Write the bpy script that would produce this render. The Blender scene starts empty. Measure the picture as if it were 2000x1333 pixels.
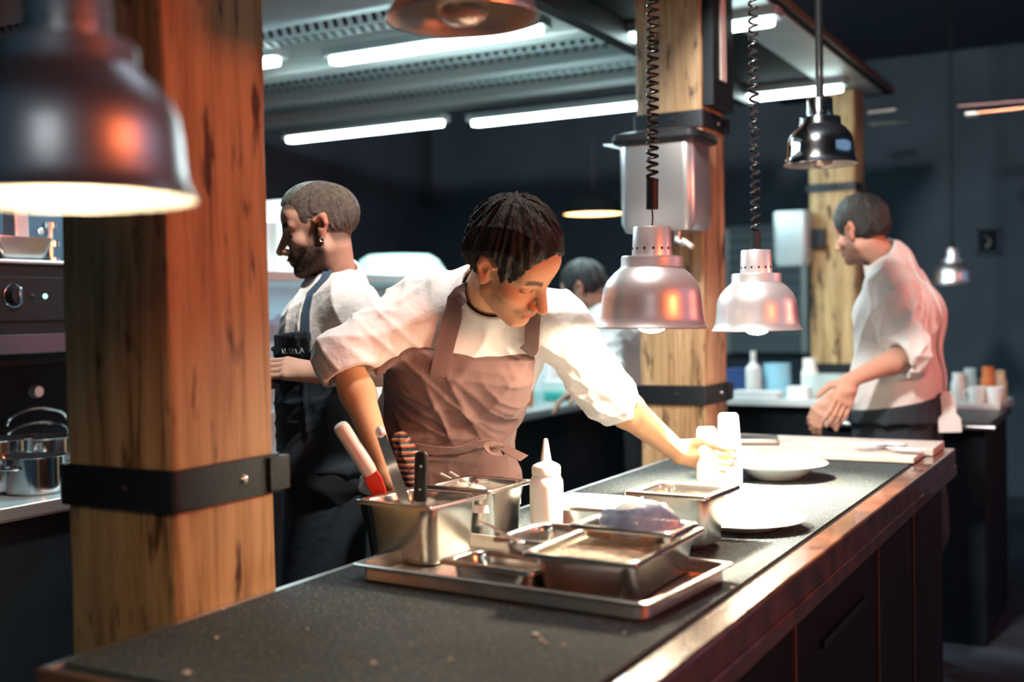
import bpy, math, random
import numpy as np
from mathutils import Matrix, Vector
S = bpy.context.scene
COL = S.collection
PI = math.pi
R_ = math.radians
random.seed(4)

# ------------------------------------------------------------------ camera
F = 2250.0
CAM = Vector((0.0, 0.0, 1.40))
RM = Matrix.Rotation(R_(28.7), 3, 'Z') @ Matrix.Rotation(R_(90 - 1.44), 3, 'X') @ Matrix.Rotation(R_(-1.05), 3, 'Z')
cam = bpy.data.cameras.new('camera')
cam.sensor_width = 36; cam.lens = F / 2000 * 36
cam.clip_start = 0.05
cam.dof.use_dof = True; cam.dof.focus_distance = 2.62; cam.dof.aperture_fstop = 1.9
co = bpy.data.objects.new('camera', cam); COL.objects.link(co)
co.matrix_world = Matrix.Translation(CAM) @ RM.to_4x4()
S.camera = co
S.view_settings.view_transform = 'Standard'; S.view_settings.look = 'None'
S.view_settings.gamma = 1; S.view_settings.exposure = 0.0; S.view_settings.use_curve_mapping = False

# ------------------------------------------------------------------ world and lights
w = bpy.data.worlds.new('room_air'); S.world = w; w.use_nodes = True
w.node_tree.nodes['Background'].inputs[0].default_value = (0.28, 0.58, 0.90, 1)
w.node_tree.nodes['Background'].inputs[1].default_value = 0.05

def area(name, loc, target, size, power, color, sy=None, spread=180):
    l = bpy.data.lights.new(name, 'AREA'); l.energy = power; l.color = color
    l.shape = 'RECTANGLE'; l.size = size; l.size_y = sy or size; l.spread = R_(spread)
    o = bpy.data.objects.new(name, l); COL.objects.link(o); o.location = loc
    o.rotation_euler = (Vector(target) - Vector(loc)).to_track_quat('-Z', 'Y').to_euler()
    return o
area('red_bar_light', (1.55, 1.3, 1.75), (-1.3, 1.8, 1.72), 0.55, 12, (1, 0.18, 0.055), 0.45, 84)
area('red_wall_light', (1.9, 4.4, 1.9), (-1.2, 4.4, 1.6), 0.5, 17, (1, 0.20, 0.09), 0.5, 100)
area('front_fill_light', (0.9, -2.6, 2.5), (-1.4, 3.0, 1.2), 1.4, 9, (.86, .95, 1.0), 1.0)  # added weak fill from behind the camera, no real lamp there
area('ambient_fill_light', (2.8, 5.2, 3.2), (0.2, 5.4, 0.8), 6.0, 64, (.34, .64, 1.0), 7.0)  # added blue ambient fill that lifts the darkest tones, not a fixture
area('track_light', (-1.0, 2.1, 3.05), (-1.5, 5.3, 1.9), 0.25, 125, (1, 0.92, 0.84))
area('kitchen_light', (-3.0, 3.4, 2.48), (-2.6, 3.4, 0), 1.5, 44, (0.66, 0.92, 1.0), 0.5)
area('kitchen_end_light', (-2.3, 5.2, 2.45), (-2.2, 5.3, 0), 1.2, 46, (0.7, 0.94, 1.0), 0.4)

# ------------------------------------------------------------------ picture helpers
def ray(px, py):
    return RM @ Vector(((px - 1000) / F, -(py - 666.5) / F, -1.0))
def P(px, py, d): return CAM + ray(px, py) * d
def PZ(px, py, z):
    r = ray(px, py); return CAM + r * ((z - CAM.z) / r.z)
def PY(px, py, y):
    r = ray(px, py); return CAM + r * (y / r.y)
def PX(px, py, x):
    r = ray(px, py); return CAM + r * (x / r.x)
def camdir(r, u, t): return (RM @ Vector((r, u, t))).normalized()

# ------------------------------------------------------------------ materials
def lin(c):
    return tuple(((v / 255) / 12.92 if v / 255 <= .04045 else ((v / 255 + .055) / 1.055) ** 2.4) for v in c) + (1,)
def mat(name, col, rough=.5, metal=0, bump=0, bscale=60, spec=.5, var=0, vscale=8, emit=None, estr=0,
        alpha=1, trans=0, coat=0, stretch=(1, 1, 1), sss=0, sheen=0, attr=None, ior=1.45, aniso=0):
    m = bpy.data.materials.new(name); m.use_nodes = True
    nt = m.node_tree; b = nt.nodes['Principled BSDF']; N = nt.nodes.new; Lk = nt.links.new
    b.inputs['Base Color'].default_value = (*col[:3], 1); b.inputs['Roughness'].default_value = rough
    b.inputs['Metallic'].default_value = metal; b.inputs['Specular IOR Level'].default_value = spec
    b.inputs['Coat Weight'].default_value = coat; b.inputs['Transmission Weight'].default_value = trans
    b.inputs['IOR'].default_value = ior; b.inputs['Alpha'].default_value = alpha
    b.inputs['Sheen Weight'].default_value = sheen; b.inputs['Anisotropic'].default_value = aniso
    if sss:
        b.inputs['Subsurface Weight'].default_value = sss
        b.inputs['Subsurface Radius'].default_value = (1, .35, .2); b.inputs['Subsurface Scale'].default_value = .008
    if emit:
        b.inputs['Emission Color'].default_value = (*emit[:3], 1); b.inputs['Emission Strength'].default_value = estr
    tc = N('ShaderNodeTexCoord'); mp = N('ShaderNodeMapping'); Lk(tc.outputs['Object'], mp.inputs[0])
    mp.inputs['Scale'].default_value = stretch
    src = None
    if attr:
        a = N('ShaderNodeAttribute'); a.attribute_name = attr; src = a.outputs['Color']; Lk(src, b.inputs['Base Color'])
    if var:
        n = N('ShaderNodeTexNoise'); n.inputs['Scale'].default_value = vscale; n.inputs['Detail'].default_value = 5
        Lk(mp.outputs[0], n.inputs['Vector'])
        h = N('ShaderNodeMapRange'); h.inputs['To Min'].default_value = 1 - var; h.inputs['To Max'].default_value = 1 + var
        h.inputs['From Min'].default_value = .3; h.inputs['From Max'].default_value = .7
        Lk(n.outputs['Fac'], h.inputs['Value'])
        mx = N('ShaderNodeVectorMath'); mx.operation = 'SCALE'
        if src: Lk(src, mx.inputs[0])
        else: mx.inputs[0].default_value = col[:3]
        Lk(h.outputs[0], mx.inputs['Scale']); Lk(mx.outputs[0], b.inputs['Base Color'])
    if bump:
        n = N('ShaderNodeTexNoise'); n.inputs['Scale'].default_value = bscale; n.inputs['Detail'].default_value = 6
        Lk(mp.outputs[0], n.inputs['Vector'])
        bp = N('ShaderNodeBump'); bp.inputs['Strength'].default_value = bump; bp.inputs['Distance'].default_value = .01
        Lk(n.outputs['Fac'], bp.inputs['Height']); Lk(bp.outputs[0], b.inputs['Normal'])
    return m

def wood_mat(name, seed=0.0, tint=(1, 1, 1)):
    m = bpy.data.materials.new(name); m.use_nodes = True
    nt = m.node_tree; b = nt.nodes['Principled BSDF']; N = nt.nodes.new; Lk = nt.links.new
    tc = N('ShaderNodeTexCoord'); mp = N('ShaderNodeMapping'); Lk(tc.outputs['Object'], mp.inputs[0])
    mp.inputs['Location'].default_value = (seed, seed * 1.7, seed * .6)
    mp.inputs['Scale'].default_value = (14, 14, .9)
    g = N('ShaderNodeTexNoise'); g.inputs['Scale'].default_value = 2.0; g.inputs['Detail'].default_value = 9
    g.inputs['Roughness'].default_value = .68; g.inputs['Distortion'].default_value = .35
    Lk(mp.outputs[0], g.inputs['Vector'])
    cr = N('ShaderNodeValToRGB'); e = cr.color_ramp.elements
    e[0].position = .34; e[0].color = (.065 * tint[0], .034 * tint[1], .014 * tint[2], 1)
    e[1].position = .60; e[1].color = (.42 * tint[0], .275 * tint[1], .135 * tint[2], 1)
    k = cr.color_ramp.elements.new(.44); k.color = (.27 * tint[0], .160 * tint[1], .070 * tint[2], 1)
    Lk(g.outputs['Fac'], cr.inputs[0])
    mp2 = N('ShaderNodeMapping'); mp2.inputs['Scale'].default_value = (26, 26, 7); Lk(tc.outputs['Object'], mp2.inputs[0])
    mp2.inputs['Location'].default_value = (seed * 3, seed, 2)
    kn = N('ShaderNodeTexNoise'); kn.inputs['Scale'].default_value = 1.0; kn.inputs['Detail'].default_value = 4
    Lk(mp2.outputs[0], kn.inputs['Vector'])
    kr = N('ShaderNodeValToRGB'); kr.color_ramp.elements[0].position = .58; kr.color_ramp.elements[1].position = .68
    kr.color_ramp.elements[0].color = (1, 1, 1, 1); kr.color_ramp.elements[1].color = (.16, .12, .10, 1)
    Lk(kn.outputs['Fac'], kr.inputs[0])
    # long vertical drying cracks
    mp3 = N('ShaderNodeMapping'); mp3.inputs['Scale'].default_value = (9, 9, .35); Lk(tc.outputs['Object'], mp3.inputs[0])
    mp3.inputs['Location'].default_value = (seed * 2 + .3, seed, 0)
    cn = N('ShaderNodeTexNoise'); cn.inputs['Scale'].default_value = 1.4; cn.inputs['Detail'].default_value = 5
    cn.noise_type = 'RIDGED_MULTIFRACTAL'
    Lk(mp3.outputs[0], cn.inputs['Vector'])
    c3 = N('ShaderNodeValToRGB'); c3.color_ramp.elements[0].position = .72; c3.color_ramp.elements[1].position = .9
    c3.color_ramp.elements[0].color = (1, 1, 1, 1); c3.color_ramp.elements[1].color = (.30, .26, .22, 1)
    Lk(cn.outputs['Fac'], c3.inputs[0])
    m1 = N('ShaderNodeMix'); m1.data_type = 'RGBA'; m1.blend_type = 'MULTIPLY'; m1.inputs[0].default_value = 1
    Lk(cr.outputs[0], m1.inputs[6]); Lk(kr.outputs[0], m1.inputs[7])
    m2 = N('ShaderNodeMix'); m2.data_type = 'RGBA'; m2.blend_type = 'MULTIPLY'; m2.inputs[0].default_value = .8
    Lk(m1.outputs[2], m2.inputs[6]); Lk(c3.outputs[0], m2.inputs[7])
    Lk(m2.outputs[2], b.inputs['Base Color'])
    b.inputs['Roughness'].default_value = .5; b.inputs['Specular IOR Level'].default_value = .35
    bp = N('ShaderNodeBump'); bp.inputs['Strength'].default_value = .5; bp.inputs['Distance'].default_value = .006
    Lk(g.outputs['Fac'], bp.inputs['Height']); Lk(bp.outputs[0], b.inputs['Normal'])
    return m

def ribbed_mat(name, col, period, depth, rough, axis='X', var=.25, dust=None):
    m = mat(name, col, rough, bump=0, var=var, vscale=3.5)
    nt = m.node_tree; b = nt.nodes['Principled BSDF']; N = nt.nodes.new; Lk = nt.links.new
    tc = N('ShaderNodeTexCoord'); wv = N('ShaderNodeTexWave'); wv.bands_direction = axis
    wv.inputs['Scale'].default_value = .314 / period; Lk(tc.outputs['Object'], wv.inputs[0])
    n = N('ShaderNodeTexNoise'); n.inputs['Scale'].default_value = 260; Lk(tc.outputs['Object'], n.inputs['Vector'])
    ad = N('ShaderNodeMath'); ad.operation = 'MULTIPLY_ADD'; Lk(n.outputs['Fac'], ad.inputs[0]); ad.inputs[1].default_value = .7
    Lk(wv.outputs['Fac'], ad.inputs[2])
    # pale grit caught in the ribs
    sk = N('ShaderNodeTexNoise'); sk.inputs['Scale'].default_value = 330; sk.inputs['Detail'].default_value = 3; Lk(tc.outputs['Object'], sk.inputs['Vector'])
    sr = N('ShaderNodeMapRange'); sr.inputs['From Min'].default_value = .58; sr.inputs['From Max'].default_value = .74; Lk(sk.outputs['Fac'], sr.inputs['Value'])
    cm = N('ShaderNodeMix'); cm.data_type = 'RGBA'; Lk(sr.outputs[0], cm.inputs[0])
    old = [l for l in nt.links if l.to_socket == b.inputs['Base Color']][0].from_socket
    Lk(old, cm.inputs[6]); cm.inputs[7].default_value = (dust or (.1, .1, .1)) + (1,); Lk(cm.outputs[2], b.inputs['Base Color'])
    bp = N('ShaderNodeBump'); bp.inputs['Strength'].default_value = .8; bp.inputs['Distance'].default_value = depth
    Lk(ad.outputs[0], bp.inputs['Height']); Lk(bp.outputs[0], b.inputs['Normal'])
    return m

M = {}
M['wall'] = mat('dark_wall', (.055, .085, .12), .8, var=.2, vscale=2)
M['floor'] = mat('dark_floor', (.04, .055, .07), .6, var=.3, vscale=5)
M['ceil'] = mat('dark_ceiling', (.05, .07, .10), .85)
M['wood1'] = wood_mat('timber_olive', 0.0)
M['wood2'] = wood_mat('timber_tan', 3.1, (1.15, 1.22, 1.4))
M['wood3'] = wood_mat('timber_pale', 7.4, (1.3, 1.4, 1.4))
M['iron'] = mat('black_iron', (.018, .024, .030), .45, .6, bump=.15, bscale=90)
M['alu'] = mat('spun_aluminium', (.80, .79, .79), .36, .95, bump=.03, bscale=40, stretch=(1, 1, 12))
M['alu_pale'] = mat('matt_aluminium', (.78, .75, .76), .36, .7, bump=.02, bscale=40, stretch=(1, 1, 12))
M['bulb_dim'] = mat('lit_bulb_near', (1, .95, .85), .3, emit=(1, .80, .52), estr=110)
M['alu_gloss'] = mat('polished_aluminium', (.75, .75, .76), .12, 1)
M['alu_in'] = mat('lamp_reflector', (.86, .80, .72), .45, .6)
M['steel'] = mat('stainless_steel', (.62, .60, .57), .24, 1, var=.12, vscale=14, bump=.03, bscale=30)
M['steel_worn'] = mat('worn_steel', (.55, .52, .48), .36, 1, var=.2, vscale=10, bump=.05, bscale=50)
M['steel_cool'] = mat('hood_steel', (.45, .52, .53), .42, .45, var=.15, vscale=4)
M['hood_lit'] = mat('hood_steel_lit', (.62, .68, .68), .35, .4)  # brighter copy of the hood steel, tube light painted into its colour
M['hole'] = mat('hole_black', (.006, .008, .010), .8)
M['black'] = mat('black_plastic', (.012, .014, .017), .42, spec=.25)
M['cord'] = mat('black_cord', (.012, .014, .016), .35)
M['mat'] = ribbed_mat('rubber_mat', (.026, .043, .056), .006, .0020, .78, 'X', dust=(.42, .36, .26))
M['mat'].node_tree.nodes['Principled BSDF'].inputs['Specular IOR Level'].default_value = .22
M['top'] = ribbed_mat('dark_counter', (.030, .038, .042), .007, .0008, .36, 'X', .35)
M['trim'] = mat('varnished_edge', (.085, .034, .020), .26, 0, coat=.7, var=.45, vscale=16, bump=.12, bscale=60)
M['panel'] = mat('dark_panel', (.009, .014, .019), .7, spec=.12, var=.2)
M['seam'] = mat('brown_seam', (.09, .05, .03), .45)
M['white'] = mat('white_china', (.84, .83, .80), .18, coat=.3)
M['cloth_w'] = mat('white_cloth', (.80, .80, .80), .8, bump=.25, bscale=70)
M['plastic_w'] = mat('milky_plastic', (.82, .80, .76), .35, sss=.3)
M['board'] = mat('pale_board', (.66, .60, .56), .45, var=.1, vscale=12)
M['paper'] = mat('white_paper', (.82, .82, .84), .7)
M['bag'] = mat('bluish_film', (.30, .38, .56), .22, alpha=.85, var=.45, vscale=22, bump=.8, bscale=26, coat=.6)
M['red'] = mat('red_silicone', (.62, .035, .015), .35)
M['orange'] = mat('orange_cloth', (.75, .10, .03), .6)
M['food'] = mat('creamy_food', (.62, .50, .34), .5, var=.4, vscale=60, bump=.9, bscale=80)
M['ice'] = mat('frosted_food', (.66, .62, .66), .25, var=.4, vscale=50, bump=.6, bscale=60)
M['teal'] = mat('teal_plastic', (.03, .42, .36), .35)
M['cyan'] = mat('pale_blue_plastic', (.30, .58, .72), .4)
M['blue'] = mat('blue_plastic', (.02, .10, .42), .35)
M['navy'] = mat('navy_plastic', (.02, .05, .17), .45)
M['glass'] = mat('clear_glass', (.75, .9, .9), .06, alpha=.30, coat=.5)
M['tub'] = mat('clear_tub', (.62, .80, .80), .25, alpha=.55)
M['amber'] = mat('amber_sauce', (.55, .16, .05), .3)
M['knifeblade'] = mat('mirror_steel', (.78, .80, .84), .14, 1)
M['tube'] = mat('lit_tube', (.9, .95, .95), .4, emit=(.80, 1.0, .97), estr=12)
M['bulb'] = mat('lit_bulb', (1, .95, .85), .3, emit=(1, .80, .55), estr=430)
M['bulb_off'] = mat('unlit_bulb', (.75, .62, .50), .10, .55)
M['pend'] = mat('lit_diffuser', (1, .9, .7), .4, emit=(1, .55, .20), estr=9)
M['led'] = mat('green_led', (.4, .9, .8), .3, emit=(.25, .95, .75), estr=5)
M['shirt'] = mat('white_shirt', (.80, .77, .75), .85, bump=.25, bscale=55, sheen=.2)
M['hair'] = mat('dark_hair', (.016, .013, .012), .42, var=.7, vscale=60, stretch=(1, 1, .25), bump=.5, bscale=150)
M['skin'] = mat('skin', (.6, .35, .25), .68, spec=.12, attr='tint', sss=0, bump=.06, bscale=220)

# ------------------------------------------------------------------ mesh helpers
class MB:
    def __init__(s): s.v = []; s.f = []; s.m = []; s.mi = 0
    def add(s, vs, fs):
        o = len(s.v); s.v += [tuple(v) for v in vs]
        s.f += [tuple(i + o for i in f) for f in fs]; s.m += [s.mi] * len(fs); return s
    def box(s, lo, hi):
        x0, y0, z0 = lo; x1, y1, z1 = hi
        return s.add([(x0, y0, z0), (x1, y0, z0), (x1, y1, z0), (x0, y1, z0), (x0, y0, z1), (x1, y0, z1), (x1, y1, z1), (x0, y1, z1)],
                     [(0, 3, 2, 1), (4, 5, 6, 7), (0, 1, 5, 4), (1, 2, 6, 5), (2, 3, 7, 6), (3, 0, 4, 7)])
    def loft(s, loops, cap0=True, cap1=True, closed=True):
        n = len(loops[0]); vs = [p for l in loops for p in l]; fs = []
        for i in range(len(loops) - 1):
            for j in range(n if closed else n - 1):
                k = (j + 1) % n
                fs.append((i * n + j, i * n + k, (i + 1) * n + k, (i + 1) * n + j))
        if cap0: fs.append(tuple(reversed(range(n))))
        if cap1: fs.append(tuple(range((len(loops) - 1) * n, len(loops) * n)))
        return s.add(vs, fs)
    def lathe(s, prof, c=(0, 0, 0), n=40, cap0=False, cap1=False):
        return s.loft([[(c[0] + r * math.cos(2 * PI * j / n), c[1] + r * math.sin(2 * PI * j / n), c[2] + z) for j in range(n)] for r, z in prof], cap0, cap1)
    def tube(s, pts, r, n=8, caps=True):
        pts = [Vector(p) for p in pts]; rs = r if isinstance(r, (list, tuple)) else [r] * len(pts)
        loops = []; nrm = None
        for i, p in enumerate(pts):
            t = (pts[min(i + 1, len(pts) - 1)] - pts[max(i - 1, 0)]).normalized()
            if nrm is None:
                nrm = t.orthogonal().normalized()
            nrm = (nrm - t * nrm.dot(t)).normalized(); b = t.cross(nrm)
            loops.append([p + (nrm * math.cos(2 * PI * j / n) + b * math.sin(2 * PI * j / n)) * rs[i] for j in range(n)])
        return s.loft(loops, caps, caps)
    def ball(s, c, r, n=16, m=10):
        if not isinstance(r, (tuple, list)): r = (r, r, r)
        loops = []
        for i in range(m + 1):
            a = PI * (i + .001) / (m + .002)
            loops.append([(c[0] + r[0] * math.sin(a) * math.cos(2 * PI * j / n), c[1] + r[1] * math.sin(a) * math.sin(2 * PI * j / n), c[2] - r[2] * math.cos(a)) for j in range(n)])
        return s.loft(loops)

def link(o, parent=None):
    COL.objects.link(o)
    if parent: o.parent = parent
    return o
def obj(name, mb, m, parent=None, smooth=True, bevel=0, loc=None, rot=None, ang=40):
    me = bpy.data.meshes.new(name); me.from_pydata(mb.v, [], mb.f); me.validate()
    for mm in (m if isinstance(m, (list, tuple)) else [m]): me.materials.append(mm)
    if any(mb.m) and len(mb.m) == len(me.polygons): me.polygons.foreach_set('material_index', mb.m)
    import bmesh
    bm = bmesh.new(); bm.from_mesh(me); bmesh.ops.recalc_face_normals(bm, faces=bm.faces); bm.to_mesh(me); bm.free()
    o = bpy.data.objects.new(name, me); link(o, parent)
    if loc is not None: o.location = loc
    if rot is not None: o.rotation_euler = rot
    if smooth:
        me.polygons.foreach_set('use_smooth', [True] * len(me.polygons))
        me.set_sharp_from_angle(angle=R_(ang))
    if bevel:
        b = o.modifiers.new('bevel', 'BEVEL'); b.width = bevel; b.segments = 2; b.limit_method = 'ANGLE'; b.angle_limit = R_(40)
    return o
def tag(o, label, cat, group=None, kind=None):
    o['label'] = label; o['category'] = cat
    if group: o['group'] = group
    if kind: o['kind'] = kind
    return o
def thing(name, label, cat, loc=(0, 0, 0), rotz=0, group=None):
    o = bpy.data.objects.new(name, None); COL.objects.link(o); o.empty_display_size = .05
    o.location = loc; o.rotation_euler = (0, 0, rotz)
    return tag(o, label, cat, group)
def struct(name, mb, m, **k):
    o = obj(name, mb, m, **k); o['kind'] = 'structure'; return o
def dup(root, loc=None, rotz=None, label=None):
    r = root.copy(); COL.objects.link(r)
    if loc is not None: r.location = loc
    if rotz is not None: r.rotation_euler = (0, 0, rotz)
    if label: r['label'] = label
    for ch in list(root.children):
        c = ch.copy(); COL.objects.link(c); c.parent = r
        for g in ch.children:
            d = g.copy(); COL.objects.link(d); d.parent = c
    return r
def rrect(L, W, r, z, n=6, cx=0, cy=0):
    pts = []; r = min(r, L / 2 - 1e-4, W / 2 - 1e-4)
    for sx, sy, a0 in ((1, 1, 0), (-1, 1, 90), (-1, -1, 180), (1, -1, 270)):
        for i in range(n + 1):
            a = R_(a0 + 90 * i / n)
            pts.append((cx + sx * (L / 2 - r) + r * math.cos(a), cy + sy * (W / 2 - r) + r * math.sin(a), z))
    return pts
# ================================================================== setting
CT = 0.92                                     # counter top height
struct('floor', MB().box((-6, -3, -.1), (6, 9.5, 0)), M['floor'])
struct('ceiling', MB().box((-6, -.5, 3.25), (6, 9.5, 3.35)), M['ceil'])
struct('wall_back', MB().box((-6, 9.0, 0), (6, 9.15, 3.25)), M['wall'])
struct('wall_left', MB().box((-5.95, -3, 0), (-5.8, 9.0, 3.25)), M['wall'])
struct('wall_right', MB().box((5.2, -3, 0), (5.35, 9.0, 3.25)), M['wall'])

struct('wall_partition', MB().box((-3.75, -1, 0), (-3.61, 3.5, 2.35)), M['wall'])
# timber posts with iron bands
def post(x0, x1, y0, y1, m, label, bands, top=3.245):
    cx, cy = (x0 + x1) / 2, (y0 + y1) / 2
    t = thing('timber_post', label, 'post', (cx, cy, 0), 0, 'timber posts along the kitchen pass')
    L, W = x1 - x0, y1 - y0
    rnd = random.Random(x0 * 7 + y0)
    loops = []
    for i in range(34):
        z = top * i / 33
        l = rrect(L, W, .010, z, 3)
        loops.append([(p[0] + rnd.uniform(-.0012, .0012), p[1] + rnd.uniform(-.0012, .0012), z) for p in l])
    obj('timber_shaft', MB().loft(loops), m, t)
    for z0, z1 in bands:
        b = MB(); th = .010
        b.loft([rrect(L + .004, W + .004, .006, z0, 3), rrect(L + 2 * th, W + 2 * th, .012, z0, 3), rrect(L + 2 * th, W + 2 * th, .012, z1, 3), rrect(L + .004, W + .004, .006, z1, 3)], False, False)
        # clamp lugs where the two half bands are bolted together
        b.box((L / 2 + .002, W / 2 - .03, z0 + .004), (L / 2 + .016, W / 2 + .022, z1 - .004))
        b.box((-L / 2 - .02, -W / 2 + .002, z0 + .004), (-L / 2 - .008, -W / 2 + .03, z1 - .004))
        bo = obj('iron_band', b, M['iron'], t, bevel=.0015)
        k = MB().ball((L / 2 + .010, .03, (z0 + z1) / 2), (.005, .009, .009), 12, 6)
        obj('bolt', k, M['steel'], bo)
        k = MB().ball((0.02, -W / 2 - .010, (z0 + z1) / 2), (.009, .005, .009), 12, 6)
        obj('bolt', k, M['iron'], bo)
    return t
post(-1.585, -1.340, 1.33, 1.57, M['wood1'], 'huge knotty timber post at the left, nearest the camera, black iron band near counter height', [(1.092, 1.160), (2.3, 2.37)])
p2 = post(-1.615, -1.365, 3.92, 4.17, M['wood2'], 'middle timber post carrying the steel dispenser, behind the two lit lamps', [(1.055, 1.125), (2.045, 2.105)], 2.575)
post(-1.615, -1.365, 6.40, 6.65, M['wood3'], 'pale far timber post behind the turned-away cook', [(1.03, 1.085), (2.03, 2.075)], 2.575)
# dark steel channel on the side of the middle post
b = MB().box((.126, -.11, 2.12), (.165, .12, 2.57)); ch = obj('steel_channel', b, M['iron'], p2, bevel=.002)
obj('channel_highlight', MB().box((.164, -.03, 2.22), (.168, .03, 2.52)), M['board'], ch)  # pale strip standing in for a highlight on the channel

# ================================================================== counter
X0, X1, Y0, Y1 = -1.335, -.542, 1.07, 4.02
t = thing('pass_counter', 'long dark counter with a ribbed top and reddish varnished edge', 'counter', ((X0 + X1) / 2, (Y0 + Y1) / 2, 0))
cx, cy = (X0 + X1) / 2, (Y0 + Y1) / 2
def lbox(x0, x1, y0, y1, z0, z1): return MB().box((x0 - cx, y0 - cy, z0), (x1 - cx, y1 - cy, z1))
obj('countertop', lbox(X0, X1 - .062, Y0, Y1, CT - .045, CT), M['top'], t, bevel=.003)
obj('side_rail', lbox(X0 - .002, X0 + .018, Y0, Y1, CT - .05, CT + .003), M['steel_worn'], t, bevel=.002)
obj('front_rail', lbox(X0, X1 - .06, Y0 - .012, Y0, CT - .05, CT + .003), M['seam'], t, bevel=.002)
obj('varnished_edge', lbox(X1 - .058, X1, Y0 - .012, Y1, CT - .055, CT + .004), M['trim'], t, bevel=.006)
obj('edge_lip', lbox(X1 - .012, X1 + .004, Y0 - .012, Y1, CT - .085, CT - .05), M['trim'], t, bevel=.004)
bd = obj('counter_body', lbox(X0 + .08, X1 - .04, Y0 + .05, Y1 - .03, .0, CT - .05), M['panel'], t)
for yy in (1.30, 1.62, 2.14, 2.92, 3.42):
    obj('panel_seam', lbox(X1 - .042, X1 - .034, yy, yy + .014, .02, CT - .08), M['seam'], bd)
b = lbox(X1 - .046, X1 - .030, 2.35, 2.75, .70, .716)
obj('rail_bar', b, M['iron'], bd)
# rubber service mat over the lit stretch of the counter
b = MB().loft([rrect(X1 - .066 - X0 - .02, 2.48, .01, 0), rrect(X1 - .066 - X0 - .02, 2.48, .01, .004)])
tag(obj('rubber_mat', b, M['mat'], loc=((X0 + X1 - .06) / 2 + .006, 2.33, CT + .0005)), 'grainy ribbed rubber mat lying on the counter under the plates', 'mat')

# boards at the far end of the counter
def board(name, x0, x1, y0, y1, z0, z1, m, label, cat, r=.004, rot=0):
    L, W = x1 - x0, y1 - y0
    o = obj(name, MB().loft([rrect(L, W, r, 0), rrect(L, W, r, z1 - z0)]), m, loc=((x0 + x1) / 2, (y0 + y1) / 2, z0), bevel=.002)
    o.rotation_euler[2] = rot
    return tag(o, label, cat)
board('serving_board', -1.32, -.575, 3.78, 4.01, CT + .0055, CT + .028, M['board'], 'long pale board at the far end of the counter, beside the cook', 'board')
board('serving_board', -1.32, -.60, 3.58, 3.765, CT + .0055, CT + .022, M['board'], 'long pale board lying nearer than its twin, just past the white bowl', 'board')
q = PZ(1484, 862, CT + .03)
board('clipboard', q.x - .10, q.x + .06, q.y - .07, q.y + .07, CT + .0285, CT + .0425, M['steel_worn'], 'small grey pad lying on the far pale board near the post', 'pad', .01, .3)
for i, (px, py, r) in enumerate(((1735, 872, .1), (1772, 884, -.3), (1700, 878, .5))):
    q = PZ(px, py, CT + .026)
    z = CT + .0295
    bb = MB(); n = 6
    gx = [[(-.055 + .11 * a / n, -.03 + .06 * c / n, .004 * math.sin(a * 1.3 + i) * math.sin(c + i) + .005) for a in range(n + 1)] for c in range(n + 1)]
    bb.loft(gx, False, False, False)
    o = obj('paper_slip', bb, M['paper'], loc=(q.x, min(q.y, 3.95), z + i * .003)); o.rotation_euler[2] = r
    sm = o.modifiers.new('thick', 'SOLIDIFY'); sm.thickness = .001
    tag(o, ['crumpled white paper slip on the far board, middle of the three', 'crumpled white paper slip on the far board, rightmost of the three', 'crumpled white paper slip on the far board, leftmost of the three'][i], 'paper', 'paper slips on the far board')

# ================================================================== trays and pans
def pan(name, label, L, W, H, loc, rotz, rim=.010, r=.028, taper=.90, m=None, group=None, cat='pan', thick=.0025, rimr=.008):
    """steel food pan, origin at its bottom centre, rim at height H"""
    Lo, Wo = L, W
    Li, Wi = L - 2 * rim, W - 2 * rim
    Lb, Wb = Li * taper, Wi * taper
    P_ = [rrect(Lb * .93, Wb * .93, r * .8, 0), rrect(Lb * .985, Wb * .985, r, H * .03), rrect(Lb, Wb, r, H * .10), rrect(Li * .965, Wi * .965, r, H * .72),
          rrect(Li * .985, Wi * .985, r, H * .78), rrect(Li, Wi, r, H - .005), rrect(Lo - .004, Wo - .004, rimr, H - .005), rrect(Lo, Wo, rimr, H - .008), rrect(Lo + .001, Wo + .001, rimr, H - .003), rrect(Lo - .002, Wo - .002, rimr, H),
          rrect(Li + .001, Wi + .001, r, H), rrect(Li - 2 * thick, Wi - 2 * thick, r, H - .004), rrect(Li * .985 - 2 * thick, Wi * .985 - 2 * thick, r, H * .78),
          rrect(Lb - 2 * thick, Wb - 2 * thick, r * .95, H * .12), rrect(Lb * .93 - 2 * thick, Wb * .93 - 2 * thick, r * .8, thick + .001)]
    t = thing(name, label, cat, loc, rotz, group)
    obj('pan_body', MB().loft(P_), m or M['steel'], t, ang=60)
    return t

TZ = CT + .0045
TZ = CT + .0055; tl_, tf_ = PZ(684, 1101, TZ + .03), PZ(1266, 1182, TZ + .03); dv_ = (tf_ - tl_).normalized(); W = .335; L = (tf_ - tl_).length; H = .030
tc_ = (tl_ + tf_) / 2 + Vector((-dv_.y, dv_.x, 0)) * W / 2
tr = thing('sheet_tray', 'wide shallow steel tray holding the pans, nearest the camera', 'tray', (tc_.x, tc_.y, TZ), math.atan2(dv_.y, dv_.x))
P_ = [rrect(L * .94, W * .91, .02, 0), rrect(L * .965, W * .95, .025, .003), rrect(L - .022, W - .022, .025, H - .004), rrect(L, W, .012, H - .004), rrect(L + .001, W + .001, .012, H - .001), rrect(L - .002, W - .002, .012, H),
      rrect(L - .02, W - .02, .025, H), rrect(L * .965 - .004, W * .95 - .004, .025, .006), rrect(L * .94 - .004, W * .91 - .004, .02, .0035)]
obj('tray_body', MB().loft(P_), M['steel_worn'], tr, ang=60)
BZ = TZ + .0050
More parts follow.
